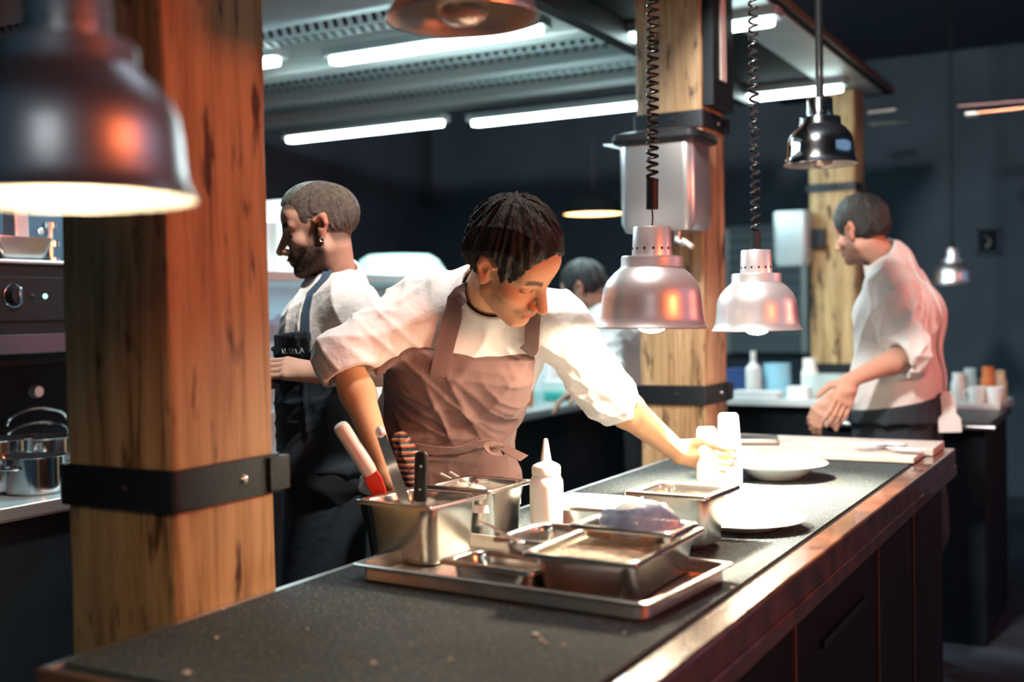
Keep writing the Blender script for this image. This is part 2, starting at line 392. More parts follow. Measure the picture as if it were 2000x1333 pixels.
# pixel corner of the rim nearest the camera and the far right corner, rim height -> placed pan
def corner_pan(name, label, fr, zr, L, W, H, rot, **k):
    c = PZ(fr[0], fr[1], zr)                      # front right corner of the rim
    a = R_(rot); ux = Vector((math.cos(a), math.sin(a), 0)); uy = Vector((-math.sin(a), math.cos(a), 0))
    cen = c - ux * L / 2 + uy * W / 2
    return pan(name, label, L, W, H, (cen.x, cen.y, zr - H), a, **k), cen
GP = 'steel food pans on the tray'
pA, cA = corner_pan('food_pan', 'tall empty-topped steel pan at the left of the tray, holding the knives', (842, 992), BZ + .116, .190, .176, .116, -6, group=GP)
pB, cB = corner_pan('food_pan', 'tall steel pan of ice and spoons behind the knife pan', (956, 959), BZ + .112, .172, .170, .112, -4, group=GP)
obj('ice', MB().loft([rrect(.135, .15, .02, .062), rrect(.135, .15, .02, .078), rrect(.07, .08, .02, .090)]), M['ice'], pB)
pC, cC = corner_pan('food_pan', 'low empty steel pan at the front edge of the tray', (1037, 1119), BZ + .045, .196, .112, .045, -7, group=GP)
pD, cD = corner_pan('food_pan', 'long steel pan with creamy food, at the right front of the tray', (1243, 1101), BZ + .075, .205, .325, .075, 0, group=GP)
obj('food', MB().loft([rrect(.17, .28, .03, .05), rrect(.17, .28, .03, .064), rrect(.12, .2, .03, .070)]), M['food'], pD)
pE, cE = corner_pan('food_pan', 'small empty steel pan tucked between the low pan and the bottle', (1075, 1062), BZ + .072, .120, .172, .072, -3, group=GP)
pF, cF = corner_pan('food_pan', 'shallow steel pan stacked on the long pan, holding the plastic bag', (1313, 1043), BZ + .103, .195, .115, .024, -3, group=GP, r=.02)
pG, cG = corner_pan('food_pan', 'tall steel pan at the back right of the tray', (1384, 972), BZ + .110, .180, .172, .110, -3, group=GP, rim=.018)
pH, cH = corner_pan('food_pan', 'low wide steel pan of white cloths behind the tray', (1232, 1000), CT + .075, .235, .172, .068, -2, group=GP)
obj('folded_cloth', MB().loft([rrect(.19, .13, .03, .02), rrect(.20, .14, .03, .06), rrect(.16, .11, .03, .074)]), M['cloth_w'], pH)
# plastic bag
bg = MB(); rnd = random.Random(2); n, m_ = 36, 18; loops = []
for i in range(m_ + 1):
    a = PI * .5 * (i + .02) / (m_ + .02)
    loops.append([((.078 * math.cos(a) ** .8) * math.cos(2 * PI * j / n) * (1 + .05 * math.sin(5 * 2 * PI * j / n + i * .4)), (.046 * math.cos(a) ** .8) * math.sin(2 * PI * j / n) * (1 + .06 * math.sin(3 * 2 * PI * j / n)), .058 * math.sin(a)) for j in range(n)])
bg.loft(loops)
tag(obj('plastic_bag', bg, M['bag'], loc=(cF.x + .012, cF.y, BZ + .103 - .016)), 'puffed bluish plastic bag sitting in the shallow pan', 'bag')

# squeeze bottle
def squeeze(name, label, loc):
    t = thing(name, label, 'bottle', loc)
    obj('bottle_body', MB().lathe([(.030, 0), (.034, .004), (.035, .02), (.035, .115), (.034, .128), (.029, .138), (.027, .141), (.001, .141)], cap0=True), M['plastic_w'], t)
    obj('bottle_cap', MB().lathe([(.001, .1405), (.030, .1405), (.030, .156), (.027, .160), (.020, .164), (.013, .167), (.011, .170), (.0045, .212), (.003, .214), (.001, .2145)]), M['plastic_w'], t)
    return t
q = P(1068, 1000, 2.40)
squeeze('squeeze_bottle', 'white squeeze bottle with a pointed nozzle standing behind the tray', (q.x, q.y, CT + .001))

# white flasks
def flask(label, q, r0, r1, h, m):
    t = thing('white_flask', label, 'bottle', (q.x, q.y, CT + .005), 0, 'white flasks in the cook\'s reach')
    obj('flask_body', MB().lathe([(r0 * .9, 0), (r0, .004), (r0, h * .3), (r1, h * .92), (r1 * .96, h * .97), (r1 * .8, h), (.001, h)], cap0=True), m, t)
    return t
flask('shorter white flask the cook grips, left of the taller one', PZ(1381, 965, CT), .027, .026, .168, M['plastic_w'])
flask('taller white flask tapering upward, right of the gripped one', PZ(1424, 948, CT), .036, .028, .190, M['plastic_w'])

# plates
def lathe_obj(name, prof, m, loc, label, cat, n=56, group=None):
    o = obj(name, MB().lathe(prof, n=n, cap0=True), m, loc=loc, ang=50); return tag(o, label, cat, group)
q = PZ(1517, 938, CT)
bowl = [(.055, 0), (.062, .001), (.066, .004), (.088, .018), (.108, .033), (.138, .042), (.1395, .0445), (.136, .0455), (.104, .038), (.08, .020), (.055, .009), (.001, .008)]
lathe_obj('wide_bowl', bowl, M['white'], (q.x, q.y, CT + .005), 'wide-rimmed white bowl in the lamp light beyond the flat plate', 'bowl')
q = PZ(1450, 1016, CT + .02)
plate = [(.070, 0), (.078, .001), (.082, .004), (.100, .012), (.134, .020), (.136, .0225), (.133, .0235), (.098, .016), (.08, .012), (.001, .010)]
lathe_obj('flat_plate', plate, M['white'], (q.x, q.y, CT + .005), 'flat white plate on the mat beside the tall back pan', 'plate')
q = PZ(1462, 884, CT + .03)
lathe_obj('small_saucer', [(r * .42, z * .7) for r, z in plate], M['white'], (q.x - .02, q.y, CT + .005), 'small white saucer between the white flasks and the pale boards', 'saucer')
q = PZ(1440, 908, CT)
lathe_obj('side_dish', [(r * .5, z * .8) for r, z in plate], M['white'], (q.x - .05, q.y + .02, CT + .005), 'little white dish half hidden behind the white flasks', 'dish')

# crumbs on the counter
cr = [(1046, 1243, .006), (1056, 1252, .004), (1064, 1258, .004), (1220, 1238, .003), (365, 1318, .006), (730, 1298, .004), (434, 1190, .004), (600, 1230, .0025), (880, 1290, .003), (423, 1248, .004), (505, 1160, .003), (1430, 1150, .004), (1100, 1262, .003)]
CRL = ['largest pale crumb in front of the tray', 'pale crumb touching the largest crumb, on its lower right', 'pale crumb on the bare counter, third of a little row', 'tiny crumb near the front corner of the tray',
       'rice-like pale grain at the near left end of the counter', 'pale crumb at the near edge of the picture, left of centre', 'pale crumb on the counter rail under the big post', 'tiny crumb between the big post and the tray',
       'tiny crumb at the near edge, halfway along the counter', 'dull crumb on the counter near the foot of the big post', 'tiny crumb on the rail where the big post ends', 'pale crumb beside the varnished edge, right of the tray', 'tiny crumb to the right of the largest crumb']
for (px, py, r), lb in zip(cr, CRL):
    q = PZ(px, py, CT + .005)
    b = MB().ball((0, 0, r * .45), (r, r * .6, r * .45), 10, 6)
    o = obj('crumb', b, M['board'], loc=(q.x, q.y, CT + .0048 if q.x > X0 + .02 else CT + .003)); o.rotation_euler[2] = px
    tag(o, lb + (', on the dark counter' if 'counter' not in lb else ''), 'crumb', 'crumbs on the dark counter')

# ------------------------------------------------------------------ tools
# spatula: white handle, red blade, leaning in pan A
a0 = P(662, 828, 2.25); a1 = P(724, 925, 2.27); a3 = P(764, 1015, 2.31)
t = thing('spatula', 'white-handled spatula with a red blade leaning in the knife pan', 'spatula', a3)
def loc_(p): return p - a3
obj('handle', MB().tube([loc_(a0 + (a1 - a0) * s) for s in (0, .03, .1, .9, 1)], [.008, .0135, .0155, .016, .014], 14), mat('bone_handle', (.72, .62, .58), .4), t)
d_ = (a3 - a1).normalized(); sd = d_.cross(camdir(0, 0, 1)).normalized(); nn = sd.cross(d_)
lp = []
for s, wd in ((-.02, .014), (.15, .017), (.45, .014), (.8, .012), (1, .010)):
    c = a1.lerp(a3, s) - a3
    lp.append([c + sd * wd + nn * .004, c - sd * wd + nn * .004, c - sd * wd - nn * .004, c + sd * wd - nn * .004])
obj('blade', MB().loft(lp), M['red'], t, bevel=.002)
# long knife / turner with a steel blade
a0 = P(744, 848, 2.27); a1 = P(806, 1025, 2.31)
t = thing('palette_knife', 'long narrow steel palette knife standing in the knife pan', 'knife', a1)
d_ = (a1 - a0).normalized(); sd = d_.cross(camdir(0, 0, 1)).normalized(); nn = sd.cross(d_); lp = []
for s, wd in ((0, .006), (.03, .0095), (.5, .011), (.97, .012), (1, .012)):
    c = a0.lerp(a1, s) - a1
    lp.append([c + sd * wd + nn * .001, c - sd * wd + nn * .001, c - sd * wd - nn * .001, c + sd * wd - nn * .001])
obj('blade', MB().loft(lp), M['knifeblade'], t)
obj('bolster', MB().ball(a0 - a1 - d_ * .004, (.010, .010, .012), 14, 10), M['alu_pale'], t)
# black riveted knife handle
a0 = P(824, 882, 2.27); a1 = P(820, 978, 2.285); a2 = P(817, 1050, 2.30)
t = thing('chef_knife', 'knife with a black riveted handle standing upright in the pan', 'knife', a2)
d_ = (a1 - a0).normalized(); sd = d_.cross(camdir(0, 0, 1)).normalized(); nn = sd.cross(d_); lp = []
for s, wd in ((0, .007), (.06, .0135), (.3, .0140), (.6, .0125), (1, .0135)):
    c = a0.lerp(a1, s) - a2
    lp.append([c + sd * (wd * math.cos(k * PI / 6)) + nn * (.009 * math.sin(k * PI / 6)) for k in range(12)])
hd = obj('handle', MB().loft(lp), M['black'], t)
for s in (.28, .75):
    c = a0.lerp(a1, s) - a2
    obj('rivet', MB().tube([c + nn * .0075, c + nn * .0105], .0032, 12), M['steel'], hd)
lp = []
for s, wd in ((0, .012), (.9, .013), (1, .013)):
    c = a1.lerp(a2, s) - a2
    lp.append([c + sd * wd + nn * .001, c - sd * wd + nn * .001, c - sd * wd - nn * .001, c + sd * wd - nn * .001])
obj('blade', MB().loft(lp), M['knifeblade'], t)
# spoons in the ice pan
for i, (p0, p1, lb) in enumerate((((862, 928), (905, 950), 'wooden-handled spoon lying across the ice, leftmost'), ((880, 925), (930, 955), 'pale spoon lying across the ice next to the leftmost spoon'), ((930, 940), (975, 938), 'bright metal spoon on the right of the ice'))):
    c0 = PZ(*p0, BZ + .112); c1 = PZ(*p1, BZ + .098); mid = (c0 + c1) / 2
    t = thing('serving_spoon', lb, 'spoon', mid, 0, 'spoons in the ice pan')
    obj('handle', MB().tube([c0 - mid, c1 - mid], .005, 8), M['board'] if i < 2 else M['knifeblade'], t)
    o = obj('spoon_bowl', MB().ball(c1 - mid, (.022, .016, .008)), M['knifeblade'] if i == 2 else M['board'], t)
# long thin probe from the low pan
c0 = PZ(935, 1018, BZ + .085); c1 = PZ(1010, 1060, BZ + .078); mid = (c0 + c1) / 2
t = thing('tasting_spoon', 'thin steel spoon handle lying across the rims of the small pans', 'spoon', mid)
obj('handle', MB().tube([c0 - mid, (c0 + c1) / 2 - mid + Vector((0, 0, .003)), c1 - mid], [.002, .003, .005], 8), M['steel'], t)
obj('spoon_bowl', MB().ball(c1 - mid, (.014, .010, .004)), M['steel'], t)

# ================================================================== heat lamps
RIM = .115
def heat_lamp(px, d, zrim, label, m, pitch=.016, lit=False, tilt=0, sleeve=.06, wire=.035, bulb=True, cap_holes=True, coil_top=3.2, X=None, Y=None, scale=1, lift=0.0, spot=0):
    c = P(px, 600, d); loc = (X if X is not None else c.x, Y if Y is not None else c.y, zrim)
    t = thing('heat_lamp', label, 'lamp', loc, 0, 'aluminium heat lamps hanging over the counters')
    t.rotation_euler = (0, R_(tilt), 0)
    prof = [(.115, 0), (.1155, .002), (.114, .005), (.111, .008), (.106, .022), (.1035, .045), (.1025, .060), (.100, .078), (.092, .096), (.078, .112), (.066, .122), (.0635, .126), (.0635, .143), (.0615, .1475), (.043, .148)]
    inner = [(r - .0018, z) for r, z in prof[2:]]
    full = [(r, z + 0.0) for r, z in prof]
    obj('shade', MB().lathe(full + [(.040, .148)], n=64), m, t, ang=35)
    obj('reflector', MB().lathe([(.1135, .001)] + [(r, z - .002) for r, z in inner], n=64), M['alu_in'], t)
    cp = obj('lamp_cap', MB().lathe([(.0415, .147), (.041, .15), (.0385, .205), (.037, .2075), (.001, .2085)], n=48), m, t)
    hb = MB()
    for k in range(14):
        a = 2 * PI * (k + .5) / 14
        dr = Vector((math.cos(a), math.sin(a), 0))
        hb.tube([dr * .0400 + Vector((0, 0, .163)), dr * .0412 + Vector((0, 0, .163))], .0028, 8)
    obj('vent_holes', hb, M['hole'], cp)
    bb = MB().lathe([(.001, -.011), (.018, -.008), (.034, .002), (.042, .018), (.040, .035), (.028, .060), (.018, .080), (.016, .110)], (0, 0, lift), n=32)
    obj('bulb', bb, lit or M['bulb_off'], t)
    if spot:
        sl = bpy.data.lights.new('heat_lamp_beam', 'SPOT'); sl.energy = spot; sl.color = (1, .82, .58); sl.shadow_soft_size = .03
        sl.spot_size = R_(104); sl.spot_blend = .45
        so = bpy.data.objects.new('heat_lamp_beam', sl); COL.objects.link(so); so.parent = t; so.location = (0, 0, -.014)
    # hook wire, sleeve and coil
    z = .2085
    if wire: obj('hook_wire', MB().tube([(0, 0, z - .002), (.0015, 0, z + wire * .5), (0, 0, z + wire)], .0018, 6), M['black'], t)
    z += wire
    s = obj('cord_sleeve', MB().tube([(0, 0, z), (0, 0, z + sleeve)], .0125, 14), M['black'], t)
    z += sleeve - .004
    top = coil_top - zrim
    turns = (top - z) / pitch; n = int(turns * 14)
    cr_ = .0105; wr = min(.0035, pitch * .42)
    pts = []
    for i in range(n + 1):
        f = i / n; zz = z + (top - z) * f
        a = 2 * PI * turns * f
        pts.append((cr_ * math.cos(a), cr_ * math.sin(a), zz))
    obj('coiled_cord', MB().tube(pts, wr, 5), M['cord'], t)
    return t
l1 = heat_lamp(146, 1.09, 1.512, 'large blurred heat lamp at the upper left, nearest the camera', M['alu'], lit=M['bulb_dim'], lift=.030)
l2 = heat_lamp(915, 1.73, 1.838, 'unlit heat lamp cut off by the top of the picture', M['alu'])
l3 = heat_lamp(1272, 2.37, 1.362, 'lit heat lamp just right of the leaning cook, larger of the low pair', M['alu_pale'], lit=M['bulb'], spot=230, tilt=1.2, pitch=.0165, sleeve=.062)
l4 = heat_lamp(1478, 2.96, 1.340, 'lit heat lamp, right-hand and smaller of the low pair', M['alu_pale'], lit=M['bulb'], spot=230, pitch=.022, sleeve=.045, wire=.003)
l5 = heat_lamp(1606, 3.64, 1.846, 'high shiny heat lamp with orange reflections above the far post', M['alu_gloss'], pitch=.007, sleeve=.06, wire=.003)
l6 = heat_lamp(1861, 6.45, 1.505, 'small distant heat lamp behind the turned-away cook', M['alu'], pitch=.03, sleeve=.03, wire=.003)

# ================================================================== kitchen side
# steel ceiling hood with perforated bars
HZ = 2.56
t = thing('extraction_hood', 'wide steel extraction ceiling with perforated bars above the kitchen', 'hood', (-3.0, 4.6, HZ))
def hb(x0, x1, y0, y1, z0, z1): return MB().box((x0 + 3.0, y0 - 4.6, z0 - HZ), (x1 + 3.0, y1 - 4.6, z1 - HZ))
obj('hood_panel', hb(-5.78, -1.90, 2.2, 6.15, HZ + .14, HZ + .2), M['iron'], t)
obj('hood_side', hb(-1.93, -1.87, 2.2, 6.15, HZ - .06, HZ + .2), M['iron'], t, bevel=.004)
for i, (y, wd) in enumerate(((2.72, .18), (3.24, .20), (3.86, .18), (4.66, .16), (5.16, .16))):
    b = MB()
    sec = [(-wd / 2, .15), (-wd / 2, .05), (-wd / 2 + .03, 0), (wd / 2 - .05, 0), (wd / 2, .05), (wd / 2, .15)]
    b.loft([[(x, y - 4.6 + a, c) for a, c in sec] for x in (-2.77, 1.06)])
    b.mi = 1
    for k in range(78):
        x = -2.7 + k * .048
        b.box((x, y - 4.6 - .050, -.0015), (x + .022, y - 4.6 - .016, .001))
        b.box((x + .02, y - 4.6 + .002, -.0015), (x + .044, y - 4.6 + .030, .001))
        b.loft([[(x, y - 4.6 - wd / 2 + .005, .038), (x + .018, y - 4.6 - wd / 2 + .005, .038), (x + .018, y - 4.6 - wd / 2 + .022, .010), (x, y - 4.6 - wd / 2 + .022, .010)], [(x, y - 4.6 - wd / 2 + .002, .036), (x + .018, y - 4.6 - wd / 2 + .002, .036), (x + .018, y - 4.6 - wd / 2 + .019, .008), (x, y - 4.6 - wd / 2 + .019, .008)]])
    obj('filter_bar', b, [M['hood_lit'] if i < 3 else M['steel_cool'], M['hole']], t, smooth=False)  # near bars take the copy with the tubes' light painted in
for y in (2.98, 3.58, 4.40, 4.92, 5.42):
    b = MB(); sec = [(.034 * math.cos(a * PI / 8), -.034 * math.sin(a * PI / 8) + .01) for a in range(9)] + [(-.034, .15), (.034, .15)]
    b.loft([[(x, y - 4.6 + a, c) for a, c in sec] for x in (-2.77, 1.06)])
    obj('gutter_bar', b, M['hood_lit'], t)
obj('end_panel', hb(-5.78, -1.94, 5.62, 6.14, HZ + .10, HZ + .14), M['steel_cool'], t)
# second, darker soffit right of the hood, over the cooks' aisle
t = thing('duct_soffit', 'dark flat soffit with a light edge right of the extraction hood', 'soffit', (-1.6, 4.5, HZ + .015))
obj('soffit_box', MB().box((-.26, -2.2, .02), (.36, 2.3, .07)), M['panel'], t)
obj('soffit_edge', MB().box((.36, -2.2, .02), (.375, 2.3, .05)), M['seam'], t, bevel=.004)
obj('soffit_band', MB().box((.10, -.2, .012), (.33, 2.2, .021)), M['steel_cool'], t)
# fluorescent fittings
def strip(px, py, z, Lg, label, yaw=0, Y=None):
    a = PZ(px, py, z) if Y is None else PY(px, py, Y)
    t = thing('strip_light', label, 'light', (a.x + Lg / 2, a.y, z), 0, 'fluorescent strip lights in the kitchen ceiling')
    obj('fitting', MB().loft([rrect(Lg + .05, .11, .02, .022), rrect(Lg + .05, .11, .02, .06)]), M['steel_cool'], t)
    obj('tube', MB().loft([rrect(Lg, .075, .036, -.004), rrect(Lg + .004, .082, .04, .012), rrect(Lg, .075, .036, .023)]), M['tube'], t)
    return t
strip(563, 277, 2.53, 1.18, 'leftmost white strip light of the far row, above the bearded cook')
strip(924, 245, 2.53, 1.18, 'white strip light of the far row ending behind the middle post')
strip(1428, 199, 2.53, .60, 'short white strip light right of the middle post')
strip(648, 124, 2.53, 1.06, 'bright strip light of the near row below the unlit lamp')
strip(380, 148, 2.53, .50, 'strip light peeking out right of the big post')
strip(1216, 82, 2.53, .25, 'stub of a strip light left of the middle post top')
strip(1408, 60, 2.53, .22, 'short bright strip light near the top right of the middle post')

# back-line counter along the left wall
def lobj(t, name, lo, hi, m, bevel=.003, parent=None):
    c = t.location
    return obj(name, MB().box((lo[0] - c.x, lo[1] - c.y, lo[2] - c.z), (hi[0] - c.x, hi[1] - c.y, hi[2] - c.z)), m, parent or t, bevel=bevel)
t = thing('kitchen_counter', 'long steel-topped kitchen counter along the left wall', 'counter', (-3.12, 4.0, 0))
lobj(t, 'worktop', (-3.59, .9, .86), (-2.67, 7.2, .90), M['steel_cool'])
lobj(t, 'cabinet_body', (-3.59, .95, 0), (-2.72, 7.15, .86), M['panel'])
lobj(t, 'front_edge', (-2.68, .9, .868), (-2.655, 7.2, .903), M['alu'])
BT = .90
# oven and shelf at the far left
q0 = PX(0, 577, -2.98); q1 = PX(110, 577, -2.98)
t = thing('wall_oven', 'black oven with a chrome ringed knob behind the big post', 'oven', (-3.28, 2.4, 1.36))
lobj(t, 'oven_body', (-3.59, 1.5, 1.36), (-2.99, 3.3, 1.58), M['black'])
lobj(t, 'control_panel', (-2.992, 1.5, 1.40), (-2.98, 3.3, 1.535), M['black'])
lobj(t, 'trim_strip', (-2.995, 1.5, 1.575), (-2.975, 3.3, 1.585), M['alu'])
lobj(t, 'lower_ledge', (-3.2, 1.5, 1.30), (-2.985, 3.3, 1.36), mat('purplish_metal', (.10, .08, .11), .4, .5))
kq = PX(25, 578, -2.98) - t.location
kn = obj('knob', MB().tube([kq, kq + Vector((.03, 0, 0))], [.030, .026], 20), M['black'], t)
b = MB(); b.tube([kq + Vector((.004, .034 * math.cos(a * PI / 12), .034 * math.sin(a * PI / 12))) for a in range(25)], .0025, 6, False)
obj('chrome_ring', b, M['alu_gloss'], kn)
b = MB().box(kq + Vector((.03, -.004, -.024)), kq + Vector((.036, .006, .024)))
obj('knob_grip', b, M['alu_gloss'], kn, bevel=.002)
for px in (63, 88):
    kq = PX(px, 579, -2.98) - t.location
    obj('indicator', MB().ball(kq, (.006, .007, .007) if px == 88 else (.004, .009, .009)), M['led'] if px == 88 else M['iron'], t)
# steel slicer-like machine parts on top
q = PX(20, 480, -3.1)
t = thing('steel_mixer', 'grey steel machine on top of the black oven', 'machine', (q.x, q.y, 1.586))
obj('upright', MB().box((-.03, -.005, 0), (.03, .05, .36)), M['alu'], t, bevel=.008)
obj('hopper', MB().loft([rrect(.12, .16, .02, 0), rrect(.15, .22, .02, .07), rrect(.15, .22, .02, .075)]), M['steel'], t)
q = PX(98, 500, -3.1)
t = thing('tap_fitting', 'pale steel valve on top of the oven beside the big post', 'valve', (q.x, q.y, 1.586))
obj('valve_stem', MB().lathe([(.03, 0), (.03, .015), (.012, .02), (.012, .05), (.03, .052), (.03, .07), (.012, .074), (.012, .11), (.022, .112), (.022, .13), (.001, .131)], cap0=True), M['alu_gloss'], t)
obj('valve_knob', MB().ball((0, -.035, .10), .012), M['alu_gloss'], t)
t2 = thing('wall_unit', 'dark wall unit with a round pale knob, under the black oven behind the pots', 'cabinet', (-3.45, 2.4, BT))
lobj(t2, 'unit_body', (-3.59, 1.5, BT + .002), (-3.31, 3.3, 1.298), M['black'])
dr_ = lobj(t2, 'unit_door', (-3.309, 2.0, BT + .05), (-3.302, 2.9, 1.25), M['panel'])
q = PX(65, 765, -3.30) - t2.location
obj('door_knob', MB().tube([q, q + Vector((.03, 0, 0))], [.022, .018], 18), M['alu_pale'], dr_)
# pots
def pot(px, py, x, r, h, label, arc=False):
    q = PX(px, py, x); t = thing('cooking_pot', label, 'pot', (q.x, q.y, BT + .001), 0, 'steel pots on the kitchen counter')
    obj('pot_body', MB().lathe([(r * .93, 0), (r, .006), (r, h), (r + .004, h + .002), (r - .002, h + .001), (r - .003, .01), (.001, .006)], n=40, cap0=True), M['alu_gloss'], t)
    for s in (-1, 1):
        pts = [(s * .02 * 0 + .035 * math.cos(a * PI / 8), s * (r + .028 * math.sin(a * PI / 8)), h * .75) for a in range(9)]
        obj('pot_handle', MB().tube(pts, .004, 8), M['alu_gloss'], t)
    if arc:
        for dz, k in ((.0, 1), (.045, .95)):
            pts = [(.0, r * k * math.cos(a * PI / 14), h + dz + .045 * math.sin(a * PI / 14)) for a in range(15)]
            obj('bail_handle', MB().tube(pts, .005, 8), M['alu_gloss'], t)
    return t
pot(70, 930, -2.83, .085, .105, 'small shiny steel pot nearest the counter edge')
pot(75, 905, -3.08, .12, .13, 'wide steel pot with looped handles behind the small pot', True)
pot(-5, 925, -2.98, .10, .15, 'tall steel pot at the left edge of the picture')

# ------------------------------------------------------------------ glass display behind the bearded cook
t = thing('display_cabinet', 'glass-fronted cold display with lit shelves behind the bearded cook', 'cabinet', (-3.1, 3.8, BT))
lobj(t, 'base_tray', (-3.4, 3.1, BT + .002), (-2.72, 4.5, BT + .16), M['steel_cool'])
lobj(t, 'top_shelf', (-3.45, 3.1, 1.53), (-2.75, 4.5, 1.565), mat('shelf_white', (.75, .85, .85), .3))
lobj(t, 'middle_shelf', (-3.4, 3.15, 1.28), (-2.8, 4.45, 1.295), M['glass'])
lobj(t, 'glass_front', (-2.775, 3.12, BT + .16), (-2.768, 4.48, 1.53), M['glass'])
lobj(t, 'back_panel', (-3.46, 3.1, BT + .16), (-3.44, 4.5, 1.53), M['cyan'])
for y in (3.12, 4.46): lobj(t, 'frame_post', (-2.80, y, BT + .16), (-2.77, y + .02, 1.53), M['alu'])
l = bpy.data.lights.new('display_glow', 'AREA'); l.energy = 5; l.color = (.5, .92, 1); l.shape = 'RECTANGLE'; l.size = .5; l.size_y = 1.4
o = bpy.data.objects.new('display_lamp', l); COL.objects.link(o); o.location = (-3.1, 3.9, 1.50)
def onshelf(kind, px, z, x, r, h, m, label, cat, box=False, group=None):
    q = PX(px, 600, x)
    if box: b = MB().loft([rrect(r * 2, r * 2.4, .01, 0), rrect(r * 2.1, r * 2.5, .01, h)])
    else: b = MB().lathe([(r * .9, 0), (r, .005), (r, h * .8), (r * .6, h * .88), (r * .4, h), (.001, h)], n=24, cap0=True)
    return tag(obj(kind, b, m, loc=(q.x, q.y, z)), label, cat, group)
onshelf('plastic_bin', 545, BT + .163, -3.0, .10, .10, M['blue'], 'blue bin low in the cold display next to the big post', 'bin', True)
onshelf('plastic_bin', 560, BT + .163, -3.25, .09, .15, M['cyan'], 'pale blue bin behind the blue one in the cold display', 'bin', True)
onshelf('sauce_jar', 530, 1.297, -3.0, .035, .09, M['navy'], 'dark blue jar on the middle display shelf, left one', 'jar')
onshelf('sauce_jar', 548, 1.297, -3.1, .04, .11, M['navy'], 'dark blue jar on the middle display shelf, right one', 'jar')
onshelf('milk_bottle', 522, 1.567, -2.95, .045, .24, M['plastic_w'], 'white bottle on top of the display beside the big post', 'bottle')
onshelf('white_canister', 556, 1.567, -3.1, .09, .30, M['plastic_w'], 'tall white canister on the display in front of the bearded face', 'canister', True)
onshelf('white_canister', 600, 1.567, -3.2, .09, .20, M['plastic_w'], 'shorter white canister on the display behind the bearded cook\'s head', 'canister', True)
# bowls piled upside down behind the two cooks
q = PX(752, 540, -3.1)
gl = mat('pale_green_glass', (.66, .82, .76), .2, alpha=.9)
for i in range(3):
    rr = .24 - .02 * i
    o = obj('glass_bowl', MB().lathe([(rr, 0), (rr + .004, .004), (rr * .95, .03), (rr * .75, .055), (.02, .062), (.001, .062)], n=40, cap0=True), gl, loc=(q.x, q.y + .12, 1.567 + i * .03))
    tag(o, ['lowest upturned pale bowl on the display between the two cooks', 'middle upturned pale bowl on the display between the two cooks', 'topmost upturned pale bowl on the display between the two cooks'][i], 'bowl', 'upturned bowls on the display')

# ------------------------------------------------------------------ counter things between the leaning cook and his sleeve
def put(kind, px, x, r, h, m, label, cat, box=False, z=BT + .004, neck=.4, group=None, asp=1.0):
    q = PX(px, 700, x)
    if box: b = MB().loft([rrect(r * 2, r * 2 * asp, .012, 0), rrect(r * 2.1, r * 2.1 * asp, .012, h)])
    else: b = MB().lathe([(r * .9, 0), (r, .005), (r, h * .62), (r * neck, h * .75), (r * neck, h), (.001, h)], n=24, cap0=True)
    return tag(obj(kind, b, m, loc=(q.x, q.y, z), bevel=.002 if box else 0), label, cat, group)
put('sauce_bottle', 1003, -2.80, .028, .20, M['navy'], 'dark bottle on the kitchen counter right beside the leaning cook', 'bottle')
put('sauce_bottle', 1030, -2.84, .030, .19, M['amber'], 'dark bottle with an amber neck on the kitchen counter', 'bottle')
put('sauce_bottle', 1050, -2.86, .036, .15, M['glass'], 'smoky glass jar right of the amber bottle', 'jar', neck=.9)
put('chopping_tray', 1098, -2.92, .13, .04, M['teal'], 'teal tray on the kitchen counter behind the leaning cook\'s sleeve', 'tray', True, asp=1.6)
put('food_tub', 1098, -2.92, .08, .06, M['plastic_w'], 'white tub standing on the teal tray', 'tub', True, z=BT + .046, asp=1.6)
put('flour_bag', 1060, -3.15, .13, .30, M['cloth_w'], 'lumpy white flour bag at the back of the kitchen counter', 'bag', True, asp=1.3)
put('bread_bag', 1095, -3.30, .13, .24, M['food'], 'tan paper bag beside the flour bag', 'bag', True, asp=1.3)

# ------------------------------------------------------------------ far ledge and second counter
t = thing('far_ledge', 'pale ledge running behind the far cook and the middle post', 'counter', (-1.6, 6.1, 0))
lobj(t, 'ledge_top', (-2.55, 5.85, .89), (-.57, 6.30, .925), mat('pale_ledge', (.62, .66, .64), .35))
lobj(t, 'ledge_front', (-2.5, 5.93, 0), (-.62, 6.25, .89), M['panel'])
t = thing('second_counter', 'dark second counter behind the far cook with a bright rail', 'counter', (-.88, 5.4, 0))
lobj(t, 'counter_body', (-1.20, 5.0, 0), (-.56, 5.84, .88), M['panel'])
lobj(t, 'counter_top', (-1.22, 4.98, .88), (-.54, 5.845, .915), M['top'])
b = MB().tube([(-1.20, 4.965, .90), (-.53, 4.965, .90)], .010, 10)
o = obj('bright_rail', MB().tube([Vector(p) - t.location for p in ((-1.2, 4.962, .90), (-.52, 4.962, .90))], .011, 10), M['alu'], t)
q = PY(1650, 825, 5.06)
board('cutting_board', q.x - .12, q.x + .07, 5.02, 5.20, .9165, .930, M['plastic_w'], 'white board at the left end of the second counter, behind the far cook', 'board')
o = obj('orange_cloth', MB().loft([rrect(.10, .08, .02, 0), rrect(.10, .08, .03, .02), rrect(.06, .05, .02, .035)]), M['orange'], loc=(q.x + .01, 5.10, .931)); tag(o, 'folded orange cloth on the white board behind the far cook', 'cloth')
board('serving_board', -.98, -.565, 5.60, 5.80, .9165, .940, M['board'], 'pale board at the right end of the second counter, under the cups', 'board')
